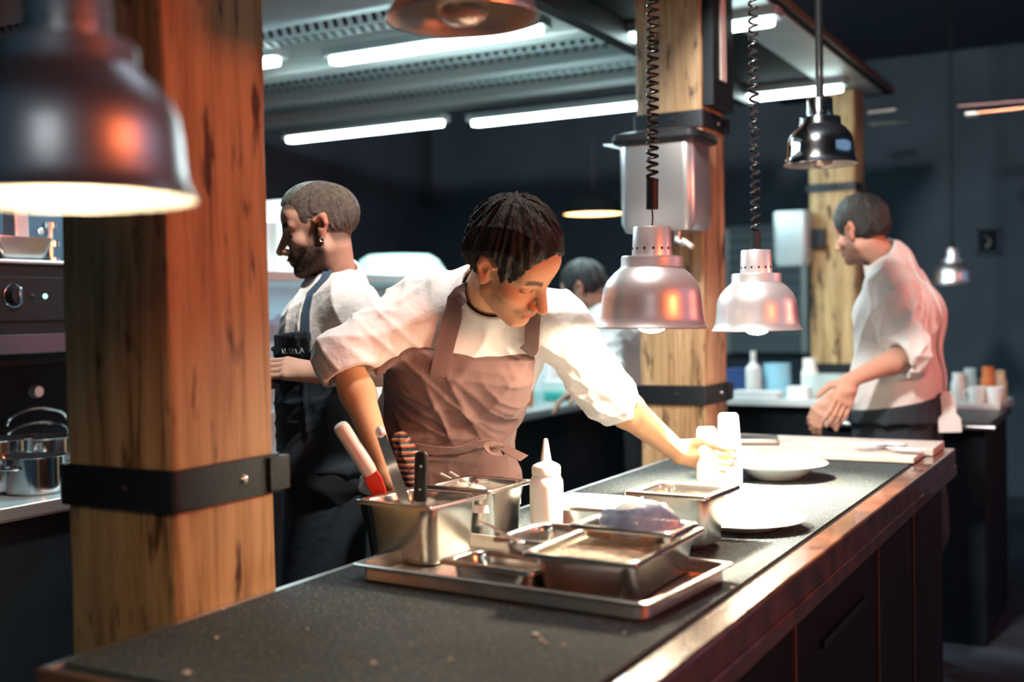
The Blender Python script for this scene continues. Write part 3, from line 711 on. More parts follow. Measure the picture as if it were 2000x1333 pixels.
for i, (px, lb) in enumerate(((1908, 'white cup, left one of the pair on the far right board'), (1944, 'white cup, right one of the pair on the far right board'))):
    q = PY(px, 770, 5.70)
    t = thing('coffee_cup', lb, 'cup', (q.x, q.y, .9405), 0, 'white cups on the far board')
    obj('cup_body', MB().lathe([(.028, 0), (.032, .004), (.038, .05), (.040, .075), (.038, .075), (.034, .02), (.001, .01)], n=28, cap0=True), M['white'], t)
    obj('cup_handle', MB().tube([(-.037 - .022 * math.sin(a * PI / 8), 0, .038 + .022 * math.cos(a * PI / 8)) for a in range(9)], .004, 8), M['white'], t)
def far(kind, px, y, r, h, m, label, cat, box=False, z=.926, neck=.4, asp=1.0, cap=None):
    q = PY(px, 750, y)
    if box: b = MB().loft([rrect(r * 2, r * 2 * asp, .012, 0), rrect(r * 2.1, r * 2.1 * asp, .012, h)])
    else: b = MB().lathe([(r * .9, 0), (r, .005), (r, h * .62), (r * neck, h * .75), (r * neck, h), (.001, h)], n=24, cap0=True)
    return tag(obj(kind, b, m, loc=(q.x, q.y, z), bevel=.002 if box else 0), label, cat)
far('plastic_bucket', 1518, 6.15, .075, .17, M['cyan'], 'light blue bucket on the far ledge behind the lit lamp', 'bucket', neck=.98)
far('spray_bottle', 1472, 6.05, .042, .24, M['plastic_w'], 'white bottle left of the light blue bucket', 'bottle', neck=.35)
far('navy_crate', 1450, 6.20, .07, .14, M['navy'], 'navy crate behind the white bottle on the far ledge', 'crate', True)
far('storage_tub', 1615, 6.05, .095, .12, M['tub'], 'clear storage tub on the far ledge below the pale post', 'tub', True)
far('white_jug', 1582, 6.12, .045, .20, M['plastic_w'], 'white jug left of the clear storage tub', 'jug', neck=.8)
far('cloth_bundle', 1562, 5.95, .055, .06, M['cloth_w'], 'crumpled white cloth on the far ledge in front of the bucket', 'cloth', True)
far('towel_roll', 1480, 5.93, .12, .035, M['cloth_w'], 'long white folded towel on the far ledge', 'towel', True, asp=.5)
far('salt_box', 1250, 6.0, .06, .09, M['plastic_w'], 'small cream box on the ledge left of the middle post', 'box', True)
for i, (px, c, h, lb) in enumerate(((1872, 'plastic_w', .14, 'pale bottle left of the cups at the far right'), (1895, 'tub', .16, 'greenish jar behind the left cup'), (1930, 'amber', .17, 'brown jar behind the pair of cups'), (1952, 'food', .15, 'tan jar at the far right behind the right cup'))):
    far('condiment_jar', px, 5.95 + .04 * (i % 2), .035, h, M[c], lb, 'jar', neck=.8)

# roller shutter and shelving at the back
t = thing('roller_shutter', 'grey-blue slatted shutter on the back wall between the two far posts', 'shutter', PY(1500, 560, 8.9))
q0 = PY(1428, 690, 8.9); q1 = PY(1562, 440, 8.9); c = t.location
b = MB(); z = q0.z
while z < q1.z:
    b.box((q0.x - c.x, -.02, z - c.z), (q1.x - c.x, .0, z + .075 - c.z)); z += .085
obj('slats', b, mat('shutter_slats', (.16, .24, .28), .5), t, bevel=.006)
obj('shutter_frame', MB().box((q0.x - .05 - c.x, .0, q0.z - c.z), (q1.x + .05 - c.x, .06, q1.z - c.z)), M['steel_cool'], t)

# steel dispenser on the middle post, with a black lid
t = thing('steel_dispenser', 'steel dispenser with a black lid hung on the middle post', 'dispenser', (-1.452, 3.785, 1.668))
obj('dispenser_body', MB().loft([rrect(.245, .19, .03, .0), rrect(.27, .21, .035, .03), rrect(.27, .215, .035, .285), rrect(.26, .21, .03, .30)]), mat('dispenser_steel', (.55, .55, .56), .30, .85, bump=.05, bscale=10), t)
obj('black_lid', MB().loft([rrect(.30, .24, .03, .300), rrect(.315, .255, .03, .312), rrect(.30, .24, .03, .335), rrect(.16, .13, .03, .352)]), M['black'], t, bevel=.002)
obj('lever', MB().loft([[(-.225, -.02, .318), (-.225, .0, .318), (-.225, .0, .322), (-.225, -.02, .322)], [(-.13, -.05, .29), (-.13, .03, .29), (-.13, .03, .312), (-.13, -.05, .312)]]), M['alu'], t)
obj('tap', MB().tube([(.06, -.05, .0), (.06, -.06, -.035), (.09, -.07, -.05)], [.012, .010, .007], 10), M['alu'], t)
obj('tap_tip', MB().tube([(.085, -.07, -.035), (.125, -.085, -.06)], .009, 10), M['board'], t)
t = thing('steel_dispenser', 'plain grey steel box hung left of the pale far post', 'dispenser', PY(1550, 520, 6.315))
obj('dispenser_body', MB().loft([rrect(.16, .13, .03, .0), rrect(.185, .15, .035, .03), rrect(.20, .15, .035, .285), rrect(.19, .14, .03, .30)]), M['steel_cool'], t)
obj('mount_plate', MB().box((.05, .02, .1), (.16, .085, .2)), M['iron'], t)

# warm round pendant far back
q = P(1159, 418, 7.1)
t = thing('pendant_lamp', 'dark round pendant lamp glowing orange beyond the cooks', 'lamp', q)
obj('pendant_shade', MB().lathe([(.186, -.004), (.188, .003), (.17, .05), (.11, .10), (.04, .13), (.02, .15), (.001, .151)], n=40), mat('matt_black', (.003, .004, .005), .95, spec=.1), t)
obj('pendant_diffuser', MB().lathe([(.184, .002), (.15, -.001), (.001, -.002)], n=40), M['pend'], t)
obj('pendant_cord', MB().tube([(0, 0, .15), (0, 0, 3.24 - q.z)], .003, 6), M['cord'], t)

# copper and steel pipes at the right, far back
q0 = PY(1898, 222, 6.8); q1 = PY(2060, 205, 6.8)
t = thing('copper_pipe', 'lit copper pipe high up at the right edge of the picture', 'pipe', q0)
obj('pipe_run', MB().tube([(0, 0, 0), q1 - q0], .016, 12), mat('copper', (.85, .38, .24), .25, 1), t)
obj('pipe_clip', MB().tube([(-.03, 0, 0), (.03, 0, 0)], .024, 12), M['alu'], t)
q0 = PY(1870, 208, 7.1); q1 = PY(2060, 193, 7.1)
t = thing('copper_pipe', 'dull thinner pipe running above the lit copper one', 'pipe', q0)
obj('pipe_run', MB().tube([(0, 0, 0), q1 - q0], .014, 12), mat('dull_copper', (.35, .22, .22), .35, 1), t)
for i, (px0, py0, px1, py1, lb) in enumerate(((1696, 220, 1750, 214, 'upper grey rail high on the wall beyond the shiny lamp'), (1698, 243, 1775, 238, 'lower grey rail high on the wall beyond the shiny lamp'))):
    q0 = PY(px0, py0, 7.6); q1 = PY(px1, py1, 7.6)
    t = thing('wall_rail', lb, 'rail', q0)
    obj('rail_bar', MB().tube([(0, 0, 0), q1 - q0], .016, 10), M['steel_worn'], t)
# framed sign, barely visible
q0 = PY(1905, 497, 8.9); q1 = PY(1951, 443, 8.9)
t = thing('framed_sign', 'small dim framed sign on the dark wall right of the distant lamp', 'sign', ((q0.x + q1.x) / 2, 8.96, (q0.z + q1.z) / 2))
a, c = (q1.x - q0.x) / 2, (q1.z - q0.z) / 2
b = MB(); wd = .014
b.box((-a, -.01, -c), (a, .02, -c + wd)); b.box((-a, -.01, c - wd), (a, .02, c)); b.box((-a, -.01, -c), (-a + wd, .02, c)); b.box((a - wd, -.01, -c), (a, .02, c))
obj('frame', b, M['wall'], t)
obj('sign_face', MB().box((-a + wd, 0, -c + wd), (a - wd, .012, c - wd)), M['panel'], t)
obj('sign_mark', MB().tube([(-.03, -.004, .05), (.02, -.004, .0), (-.01, -.004, -.05)], .006, 6), M['steel_worn'], t)
# dim lit notice on the dark back wall
q = PY(750, 454, 8.9)
t = thing('wall_notice', 'tiny dim greenish notice on the dark wall between the two cooks', 'sign', (q.x, 8.97, q.z))
obj('notice_face', MB().box((-.08, 0, -.02), (.08, .02, .02)), mat('green_grey', (.08, .12, .11), .5), t)
q0 = PY(780, 405, 8.9); q1 = PY(832, 250, 8.9)
t = thing('wall_duct', 'faint square duct on the dark wall above the leaning cook', 'duct', ((q0.x + q1.x) / 2, 8.9, (q0.z + q1.z) / 2))
obj('duct_box', MB().box(((q0.x - q1.x) / 2, -.05, (q0.z - q1.z) / 2), ((q1.x - q0.x) / 2, .09, (q1.z - q0.z) / 2)), mat('duct_grey', (.04, .055, .07), .6), t)
# ================================================================== people
# small distance-field sculpting kit: rounded cones and ellipsoids blended, then meshed with surface nets
f32 = np.float32
def A3(v): return np.array([v[0], v[1], v[2]], dtype=f32)
def rc(p, a, b, ra, rb):
    a, b = A3(a), A3(b); ab = b - a; L2 = float(ab @ ab) + 1e-9
    t = np.clip(((p - a) @ ab) / L2, 0, 1)
    return np.linalg.norm(p - a - t[:, None] * ab, axis=1) - (ra + (rb - ra) * t)
def ell(p, c, r, ax=None):
    q = p - A3(c)
    if ax is not None: q = q @ ax
    r = A3(r); k0 = np.linalg.norm(q / r, axis=1); k1 = np.linalg.norm(q / (r * r), axis=1) + 1e-6
    return k0 * (k0 - 1) / k1
def smin(a, b, k):
    if k <= 0: return np.minimum(a, b)
    h = np.clip(.5 + .5 * (b - a) / k, 0, 1)
    return b + (a - b) * h - k * h * (1 - h)
def smax(a, b, k): return -smin(-a, -b, k)
def evalops(ops, p):
    d = None
    for o in ops:
        if o[0] == 'c': e = rc(p, *o[1:5]); k = o[5]
        elif o[0] == 'e': e = ell(p, o[1], o[2], o[4] if len(o) > 4 else None); k = o[3]
        elif o[0] == 'g': e = evalops(o[1], p); k = o[2]
        elif o[0] == '-e': e = ell(p, o[1], o[2], o[4] if len(o) > 4 else None); d = smax(d, -e, o[3]); continue
        elif o[0] == '-c': e = rc(p, *o[1:5]); d = smax(d, -e, o[5]); continue
        d = e if d is None else smin(d, e, k)
    return d
def plane(p, c, n): n = A3(n); n = n / np.linalg.norm(n); return (p - A3(c)) @ n

def sdf_mesh(f, lo, hi, h):
    lo = A3(lo); hi = A3(hi); B = 8
    nb = np.ceil((hi - lo) / (h * B)).astype(int) + 1
    ctr = np.stack(np.meshgrid(*[lo[i] + (np.arange(nb[i]) + .5) * h * B for i in range(3)], indexing='ij'), -1).reshape(-1, 3).astype(f32)
    cv = f(ctr).reshape(nb)
    act = np.abs(cv) < h * B * 1.35
    n = nb * B
    V = np.repeat(np.repeat(np.repeat(np.where(cv > 0, f32(1), f32(-1)), B, 0), B, 1), B, 2)
    ai = np.argwhere(act)
    off = np.stack(np.meshgrid(*[np.arange(B)] * 3, indexing='ij'), -1).reshape(-1, 3)
    for s in range(0, len(ai), 1500):
        ii = (ai[s:s + 1500, None, :] * B + off[None]).reshape(-1, 3)
        V[ii[:, 0], ii[:, 1], ii[:, 2]] = f((lo + ii * h).astype(f32))
    V[0] = 1; V[-1] = 1; V[:, 0] = 1; V[:, -1] = 1; V[:, :, 0] = 1; V[:, :, -1] = 1
    I = V < 0
    cnt = np.zeros((n[0] - 1, n[1] - 1, n[2] - 1), np.uint8)
    for dx in (0, 1):
        for dy in (0, 1):
            for dz in (0, 1):
                cnt += I[dx:n[0] - 1 + dx, dy:n[1] - 1 + dy, dz:n[2] - 1 + dz]
    cells = np.argwhere((cnt > 0) & (cnt < 8))
    idx = np.full(cnt.shape, -1, np.int32); idx[cells[:, 0], cells[:, 1], cells[:, 2]] = np.arange(len(cells))
    acc = np.zeros((len(cells), 3), f32); num = np.zeros(len(cells), f32)
    cor = [(a, b, c) for a in (0, 1) for b in (0, 1) for c in (0, 1)]
    for a in cor:
        for ax in range(3):
            if a[ax]: continue
            b = list(a); b[ax] = 1
            va = V[cells[:, 0] + a[0], cells[:, 1] + a[1], cells[:, 2] + a[2]]; vb = V[cells[:, 0] + b[0], cells[:, 1] + b[1], cells[:, 2] + b[2]]
            m = (va < 0) != (vb < 0); t = np.where(m, va / (va - vb + 1e-12 * (va == vb)), 0)
            q = np.tile(np.array(a, f32), (len(cells), 1)); q[:, ax] += t
            acc += q * m[:, None]; num += m
    vs = lo + (cells + acc / num[:, None]) * h
    vs = vs.astype(f32)
    # one projection step onto the surface
    e = h * .5; d0 = f(vs)
    g = np.stack([f(vs + np.array(k, f32) * e) for k in ((1, 0, 0), (0, 1, 0), (0, 0, 1))], 1) - d0[:, None]
    g /= e; gl = (g * g).sum(1) + 1e-3
    vs = vs - np.clip(d0 / gl, -h, h)[:, None] * g
    quads = []
    for ax in range(3):
        u, w = (ax + 1) % 3, (ax + 2) % 3
        sl0 = [slice(None)] * 3; sl1 = [slice(None)] * 3
        sl0[ax] = slice(0, n[ax] - 1); sl1[ax] = slice(1, n[ax])
        a, b = I[tuple(sl0)], I[tuple(sl1)]
        ed = np.argwhere(a != b)
        ed = ed[(ed[:, u] > 0) & (ed[:, w] > 0)]
        ed = ed[(ed[:, u] < n[u] - 1) & (ed[:, w] < n[w] - 1)]
        fl = a[ed[:, 0], ed[:, 1], ed[:, 2]]
        def gi(du, dw):
            c = ed.copy(); c[:, u] -= du; c[:, w] -= dw
            return idx[c[:, 0], c[:, 1], c[:, 2]]
        q = np.stack([gi(1, 1), gi(0, 1), gi(0, 0), gi(1, 0)], 1)
        q[~fl] = q[~fl][:, ::-1]
        quads.append(q)
    q = np.concatenate(quads); q = q[(q >= 0).all(1)]
    return vs, q
def sdf_obj(name, f, lo, hi, h, m, parent, base, tint=None):
    vs, q = sdf_mesh(f, lo, hi, h)
    me = bpy.data.meshes.new(name)
    me.vertices.add(len(vs)); me.vertices.foreach_set('co', (vs - A3(base)).astype(f32).ravel())
    me.loops.add(q.size); me.loops.foreach_set('vertex_index', q.astype(np.int32).ravel())
    me.polygons.add(len(q)); me.polygons.foreach_set('loop_start', np.arange(0, q.size, 4, dtype=np.int32))
    me.polygons.foreach_set('loop_total', np.full(len(q), 4, dtype=np.int32))
    me.update(calc_edges=True); me.validate()
    me.polygons.foreach_set('use_smooth', np.ones(len(me.polygons), bool))
    me.materials.append(m)
    if tint is not None:
        c = tint(vs); at = me.color_attributes.new('tint', 'FLOAT_COLOR', 'POINT')
        at.data.foreach_set('color', np.concatenate([c, np.ones((len(c), 1), f32)], 1).astype(f32).ravel())
    o = bpy.data.objects.new(name, me); link(o, parent)
    return o

def folds(p, seed, amp, fr=45.0, n=5, bias=None):
    r = np.random.RandomState(seed); d = np.zeros(len(p), f32)
    for i in range(n):
        k = r.normal(size=3); k /= np.linalg.norm(k)
        q = r.normal(size=3) * fr * .30
        s = np.sin(p @ (k * fr * (0.55 + .22 * i)).astype(f32) + 2.0 * np.sin(p @ q.astype(f32) + i) + r.uniform(0, 6))
        e = np.clip(np.sin(p @ (r.normal(size=3) * fr * .25).astype(f32) + r.uniform(0, 6)) * .8 + .35, 0, 1)
        d += (.35 - (1 - np.abs(s)) ** 2 * 1.9) * e / (1 + .3 * i)
    return d * amp

def frame(f, v):
    f = Vector(f).normalized(); v = Vector(v); v = (v - f * v.dot(f)).normalized(); x = f.cross(v)
    return np.array([[x[i], f[i], v[i]] for i in range(3)], dtype=f32)   # columns: right, forward, up

HEAD = [('e', (0, -.018, .038), (.074, .096, .082), 0), ('e', (0, .026, -.028), (.058, .062, .088), .03),
        ('c', (.050, .002, -.055), (.018, .066, -.092), .020, .017, .02), ('c', (-.050, .002, -.055), (-.018, .066, -.092), .020, .017, .02),
        ('e', (0, .074, -.096), (.022, .017, .016), .016),
        ('e', (.040, .052, -.026), (.024, .024, .020), .018), ('e', (-.040, .052, -.026), (.024, .024, .020), .018),
        ('e', (0, .062, .050), (.052, .026, .034), .03),
        ('c', (.012, .080, .021), (.044, .066, .022), .010, .009, .012), ('c', (-.012, .080, .021), (-.044, .066, .022), .010, .009, .012),
        ('-e', (.031, .094, .001), (.020, .016, .014), .014), ('-e', (-.031, .094, .001), (.020, .016, .014), .014),
        ('e', (.031, .068, .001), (.0145, .0125, .0125), .003), ('e', (-.031, .068, .001), (.0145, .0125, .0125), .003),
        ('c', (0, .084, .014), (0, .112, -.030), .0085, .0105, .012), ('e', (0, .112, -.034), (.0115, .011, .009), .006),
        ('e', (.014, .099, -.037), (.0085, .011, .008), .006), ('e', (-.014, .099, -.037), (.0085, .011, .008), .006),
        ('-e', (.0075, .106, -.045), (.0042, .006, .004), .003), ('-e', (-.0075, .106, -.045), (.0042, .006, .004), .003),
        ('e', (0, .080, -.060), (.026, .018, .018), .014),
        ('c', (.017, .088, -.0605), (-.017, .088, -.0605), .0040, .0040, .005), ('e', (0, .096, -.0595), (.012, .006, .004), .005),
        ('c', (.013, .089, -.0705), (-.013, .089, -.0705), .0060, .0060, .005),
        ('-c', (.022, .099, -.0652), (-.022, .099, -.0652), .0022, .0022, .003)]
for s in (1, -1):
    HEAD += [('g', [('c', (s * .071, -.002, -.020), (s * .080, -.020, .020), .009, .010, .01), ('c', (s * .076, .004, .016), (s * .082, -.018, .026), .0065, .0065, .01),
                    ('c', (s * .082, -.018, .024), (s * .082, -.024, .004), .0065, .0055, .008), ('c', (s * .082, -.024, .004), (s * .074, -.006, -.030), .0055, .0075, .008),
                    ('-e', (s * .086, -.008, .004), (.010, .009, .014), .004)], .006)]

def hand_ops(W, D, N, T, curl=(20, 30, 20), spread=.0, s=1.0, thumb=(.55, .75, .35), thumb2=(.8, .35, .45)):
    """W wrist, D towards the knuckles, N out of the palm, T towards the thumb side"""
    W, D, N, T = Vector(W), Vector(D).normalized(), Vector(N), Vector(T)
    T = (T - D * T.dot(D)).normalized(); N2 = D.cross(T).normalized(); N = N2 if N2.dot(N) > 0 else -N2
    ops = []; fingers = []
    for i, (off, ln, r) in enumerate(((.030, .92, .0088), (.0105, 1.0, .0090), (-.009, .94, .0086), (-.028, .74, .0078))):
        k = W + D * (.088 - abs(off - .005) * .16) * s + T * off * s
        ops.append(('c', W + T * off * .55 * s + D * .005, k - D * .004, .0135 * s, .0118 * s, .014))
        c = curl[i] if isinstance(curl[0], (tuple, list)) else curl
        p = k; ang = 0; fo = []
        for j, sg in enumerate((.044, .027, .022)):
            ang += R_(c[j]); dd = (D * math.cos(ang) + N * math.sin(ang) + T * spread * off * 20).normalized()
            q = p + dd * sg * ln * s
            fo.append(('c', p, q, r * s * (1.06 - .1 * j), r * s * (.98 - .1 * j), .004)); p = q
        fingers.append(fo)
    b = W + D * .018 * s + T * .022 * s + N * .006 * s
    th = []
    m1 = b + (D * thumb[0] + T * thumb[1] + N * thumb[2]).normalized() * .042 * s
    m2 = m1 + (D * thumb2[0] + T * thumb2[1] + N * thumb2[2]).normalized() * .032 * s
    m3 = m2 + (D * (thumb2[0] + .1) + T * (thumb2[1] - .15) + N * (thumb2[2])).normalized() * .024 * s
    ops.append(('e', W + D * .04 * s + N * .006 * s, (.030 * s, .030 * s, .018 * s), .02))
    th = [('c', b, m1, .015 * s, .0125 * s, .006), ('c', m1, m2, .0118 * s, .0105 * s, .004), ('c', m2, m3, .0105 * s, .0085 * s, .004)]
    fg = []
    palm = ops
    out = palm + [('g', th, .010)] + [('g', fo, .0035) for fo in fingers]
    return out

def arm_ops(S, E, W, s=1.0):
    S, E, W = Vector(S), Vector(E), Vector(W); fd = (W - E)
    return [('c', S, E, .050 * s, .041 * s, .03), ('c', E, E + fd * .30, .040 * s, .043 * s, .02), ('c', E + fd * .30, W, .043 * s, .0265 * s, .02)]

def mixc(c, col, w): return c * (1 - w[:, None]) + np.array(col, f32) * w[:, None]
def sstep(x, a, b): t = np.clip((x - a) / (b - a), 0, 1); return t * t * (3 - 2 * t)
def skin_tint(hc, hr, base, beard=0.0, beardcol=(.07, .045, .035), brow=(.03, .02, .016), scalp=None):
    def g(vs):
        c = np.tile(np.array(base, f32), (len(vs), 1))
        q = (vs - A3(hc)) @ hr
        x, y, z = np.abs(q[:, 0]), q[:, 1], q[:, 2]
        near = (np.linalg.norm(q, axis=1) < .17)
        nz = np.random.RandomState(5).uniform(-.35, .35, len(q)).astype(f32)
        red = np.exp(-((x - .04) ** 2 + (y - .07) ** 2 + (z + .03) ** 2) / .0006) * .5 + np.exp(-((x) ** 2 + (y - .12) ** 2 + (z + .03) ** 2) / .0003) * .5
        c = mixc(c, (base[0] * .95, base[1] * .62, base[2] * .58), red * near)
        ear = sstep(x, .073, .08) * near
        c = mixc(c, (base[0] * 1.0, base[1] * .68, base[2] * .62), ear * .8)
        if scalp is not None:
            hl = np.maximum(sstep(z - .055 - (y - .03) * .35, -.012, .004), sstep(-y - .012 - .35 * np.clip(-z, -1, 0.2), -.004, .01) * sstep(z, -.062, -.035))
            sb = sstep(x, .055, .064) * sstep(z, -.02, .0) * (1 - sstep(y, .012, .022)) * sstep(y, -.02, -.005)
            hl = np.maximum(hl, sb * .8) * (1 - sstep(x, .077, .080) * (z < .03) * (y > -.03))
            up_ = sstep(z, -.05, .06)
            c = mixc(c, scalp, np.clip(hl * (.75 + .25 * up_) * (1 + nz * .25), 0, .97) * near)
        if beard:
            m = sstep(-z, .030, .062) * sstep(y, -.015, .012) * near
            m = np.maximum(m, sstep(-z, .030, .045) * sstep(x, .032, .046) * sstep(y, -.01, .005) * near)
            side = sstep(x, .050, .060) * sstep(-z, -.02, .01) * sstep(y, -.012, .0) * (1 - sstep(y, .03, .045)) * near
            mous = np.exp(-((z + .050) / .006) ** 2) * (x < .026) * (y > .07)
            m = np.maximum(np.maximum(m, side * .8), mous)
            cheek = np.exp(-((x - .035) ** 2 + (y - .07) ** 2 + (z + .045) ** 2) / .0002)
            m = m * (1 - .6 * cheek) * (z > -.14)
            c = mixc(c, beardcol, np.clip(m * beard * (1 + nz * .5), 0, .97))
        lip = np.exp(-((z + .0655) / .0085) ** 4) * sstep(-x, -.025, -.019) * sstep(y, .082, .090)
        c = mixc(c, (base[0] * .75, base[1] * .42, base[2] * .40), lip * .85 * near)
        mouth = np.exp(-((z + .0652) / .0022) ** 2) * (x < .022) * (y > .083)
        c = mixc(c, (.08, .03, .025), mouth * .8 * near)
        bz = .0245 + .004 * np.sin(np.clip((x - .012) / .04, 0, 1) * PI)
        bw = np.exp(-((z - bz) / .0066) ** 4) * sstep(x, .010, .014) * (1 - sstep(x, .046, .054)) * (y > .045)
        c = mixc(c, brow, np.clip(bw * (1.2 + nz * .4), 0, .97) * near)
        lash = np.exp(-((z + .004 - (x - .031) ** 2 * 8) / .0030) ** 2) * (np.abs(x - .031) < .0155) * (y > .055)
        c = mixc(c, (.02, .014, .012), lash * .95 * near)
        lid = np.exp(-((x - .031) ** 2 + (z - .002) ** 2) / .00016) * (y > .05)
        c = mixc(c, (base[0] * .72, base[1] * .52, base[2] * .48), lid * .45 * near)
        return c
    return g

def torso_ops(hipc, waist, chest, neck, shL, shR, lat_h, lat_c, r=(.125, .115, .125), hw=(.085, .06, .07), k=.07):
    lat_h, lat_c = Vector(lat_h).normalized(), Vector(lat_c).normalized()
    lat_w = (lat_h + lat_c).normalized()
    o = [('c', hipc - lat_h * hw[0], hipc + lat_h * hw[0], r[0], r[0], 0),
         ('c', waist - lat_w * hw[1], waist + lat_w * hw[1], r[1], r[1], k),
         ('c', chest - lat_c * hw[2], chest + lat_c * hw[2], r[2], r[2], k)]
    for s, lh, sh in ((-1, lat_h, shL), (1, lat_h, shR)):
        o.append(('c', hipc + lat_h * s * hw[0] * .9, waist + lat_w * s * hw[1], r[0] * .97, r[1], .05))
        o.append(('c', waist + lat_w * s * hw[1], chest + lat_c * s * hw[2], r[1], r[2], .05))
    o.append(('c', shL, neck, .062, .058, .06)); o.append(('c', shR, neck, .062, .058, .06))
    o.append(('c', chest, neck, r[2] * .8, .06, .05))
    return o

def bbox(pts, pad):
    a = np.array([list(p) for p in pts]); return a.min(0) - pad, a.max(0) + pad

def ribbon(path, width, field, off, thick, name, m, parent, base, widths=None, side=None, sub=6, lift=None):
    """band that lies on a field's surface along a path"""
    pts = [Vector(p) for p in path]; out = []
    for i in range(len(pts) - 1):
        for j in range(sub):
            t = j / sub
            p0, p1, p2, p3 = pts[max(i - 1, 0)], pts[i], pts[i + 1], pts[min(i + 2, len(pts) - 1)]
            out.append(.5 * ((2 * p1) + (p2 - p0) * t + (2 * p0 - 5 * p1 + 4 * p2 - p3) * t * t + (3 * p1 - p0 - 3 * p2 + p3) * t ** 3))
    out.append(pts[-1])
    def grad(p):
        q = np.array([[p[0], p[1], p[2]]], f32); e = .004
        d = float(field(q)[0]); g = [float(field(q + np.array(k, f32) * e)[0] - d) / e for k in ((1, 0, 0), (0, 1, 0), (0, 0, 1))]
        return d, Vector(g)
    sp = []; nr = []
    for p in out:
        if field is None: sp.append(p); nr.append(Vector(side)); continue
        for _ in range(4):
            d, g = grad(p); p = p - g.normalized() * (d - off) * .9
        sp.append(p); nr.append(g.normalized())
    n_ = len(sp); loops = []
    for i, p in enumerate(sp):
        t = (sp[min(i + 1, n_ - 1)] - sp[max(i - 1, 0)]).normalized()
        nn_ = (nr[max(i - 1, 0)] + nr[i] + nr[min(i + 1, n_ - 1)]).normalized()
        sd = t.cross(nn_).normalized(); wv = (widths[min(int(i / (n_ - 1) * (len(widths) - 1) + .5), len(widths) - 1)] if widths else width) / 2
        b = Vector(base); row = []
        for a in (-1, -.5, 0, .5, 1):
            qq = p + sd * wv * a
            if field is not None:
                for _ in range(2):
                    d, g = grad(qq); qq = qq - g.normalized() * (d - off) * .8
            row.append((qq, nn_))
        loops.append([q - b + n2 * thick for q, n2 in row] + [q - b - n2 * thick for q, n2 in reversed(row)])
    return obj(name, MB().loft(loops), m, parent, ang=60)

def trousers(name, hipc, lat, m, t, base, feet=None, h=.009, r=.098):
    lat = Vector(lat); hl = hipc - lat * .09; hr = hipc + lat * .09
    fl, fr = [Vector((h_.x, h_.y, .10)) + lat * s * .03 for h_, s in ((hl, -1), (hr, 1))]
    kl, kr = hl.lerp(fl, .52), hr.lerp(fr, .52)
    ops = [('c', hl, hr, .115, .115, 0), ('c', hl, kl, r, .078, .04), ('c', kl, fl, .078, .070, .03), ('c', hr, kr, r, .078, .04), ('c', kr, fr, .078, .070, .03)]
    top = hipc + Vector((0, 0, .10))
    f = lambda p: np.maximum(evalops(ops, p) + folds(p, 9, .002, 30), np.maximum(plane(p, top, (0, 0, 1)), plane(p, (0, 0, .04), (0, 0, -1))))
    lo, hi = bbox([hl, hr, fl, fr], .16); lo[2] = .0
    sdf_obj(name, f, lo, hi, h, m, t, base)
    fwd = lat.cross(Vector((0, 0, 1)))
    return fl, fr, ops

def shoes(fl, fr, fwd, t, base):
    for f_ in (fl, fr):
        q = Vector((f_.x, f_.y, 0)) - Vector(base)
        b = MB(); ang = math.atan2(fwd.y, fwd.x); L = []
        for wd, ln, z, o in ((.045, .135, .001, .05), (.048, .14, .02, .05), (.044, .13, .045, .045), (.036, .08, .075, .01), (.034, .045, .095, -.01)):
            l = []
            for k in range(20):
                a = 2 * PI * k / 20; x = ln * math.cos(a) + o; y = wd * math.sin(a)
                l.append((q.x + x * math.cos(ang) - y * math.sin(ang), q.y + x * math.sin(ang) + y * math.cos(ang), z + q.z))
            L.append(l)
        obj('shoe', b.loft(L), M['black'], t)

def hair_ops(q, thick, top, face_z=.072, seed=3, strand=.0016, back=-.055, lowf=.02, spiky=0, fade=0):
    """hair mass in head coordinates"""
    d = ell(q, (0, -.020, .040), (.076 + thick, .099 + thick, .083 + thick))
    d = smin(d, ell(q, (0, -.010, .062), (.060 + top * .6, .078 + top * .75, .060 + top)), .02)
    if not fade: d = smin(d, ell(q, (0, -.055, -.005), (.062 + thick, .055 + thick * .6, .060)), .02)
    if fade: d = smin(ell(q, (0, -.018, .038), (.0755 + thick, .0975 + thick, .0835 + thick)), ell(q, (0, .008, .070), (.056, .078, .045 + top)), .015)
    r = np.random.RandomState(seed)
    a = np.arctan2(q[:, 0], q[:, 1] + .075 + 1e-6)
    s = np.zeros(len(q), f32)
    for i in range(6):
        s += np.sin(a * (14 + 9 * i) + q[:, 2] * r.uniform(-60, 60) + r.uniform(0, 6) + 2 * np.sin(q[:, 1] * 40 + i)) / (1 + .2 * i)
    d = d + s.astype(f32) * strand + folds(q, seed, lowf * .12, 70, 3)
    face = ell(q, (0, .098, face_z - .085), (.070, .080, .090))
    face = np.minimum(face, ell(q, (0, .06, -.07), (.11, .07, .085)))
    for sx in (1, -1): face = np.minimum(face, ell(q, (sx * .082, .002, -.004), (.030, .024, .036)))
    face = face + s * .0022 + folds(q, 8, .003, 120, 3)
    d = smax(d, -face, .006)
    d = smax(d, -(q[:, 2] - back + q[:, 1] * .15), .01)
    return d

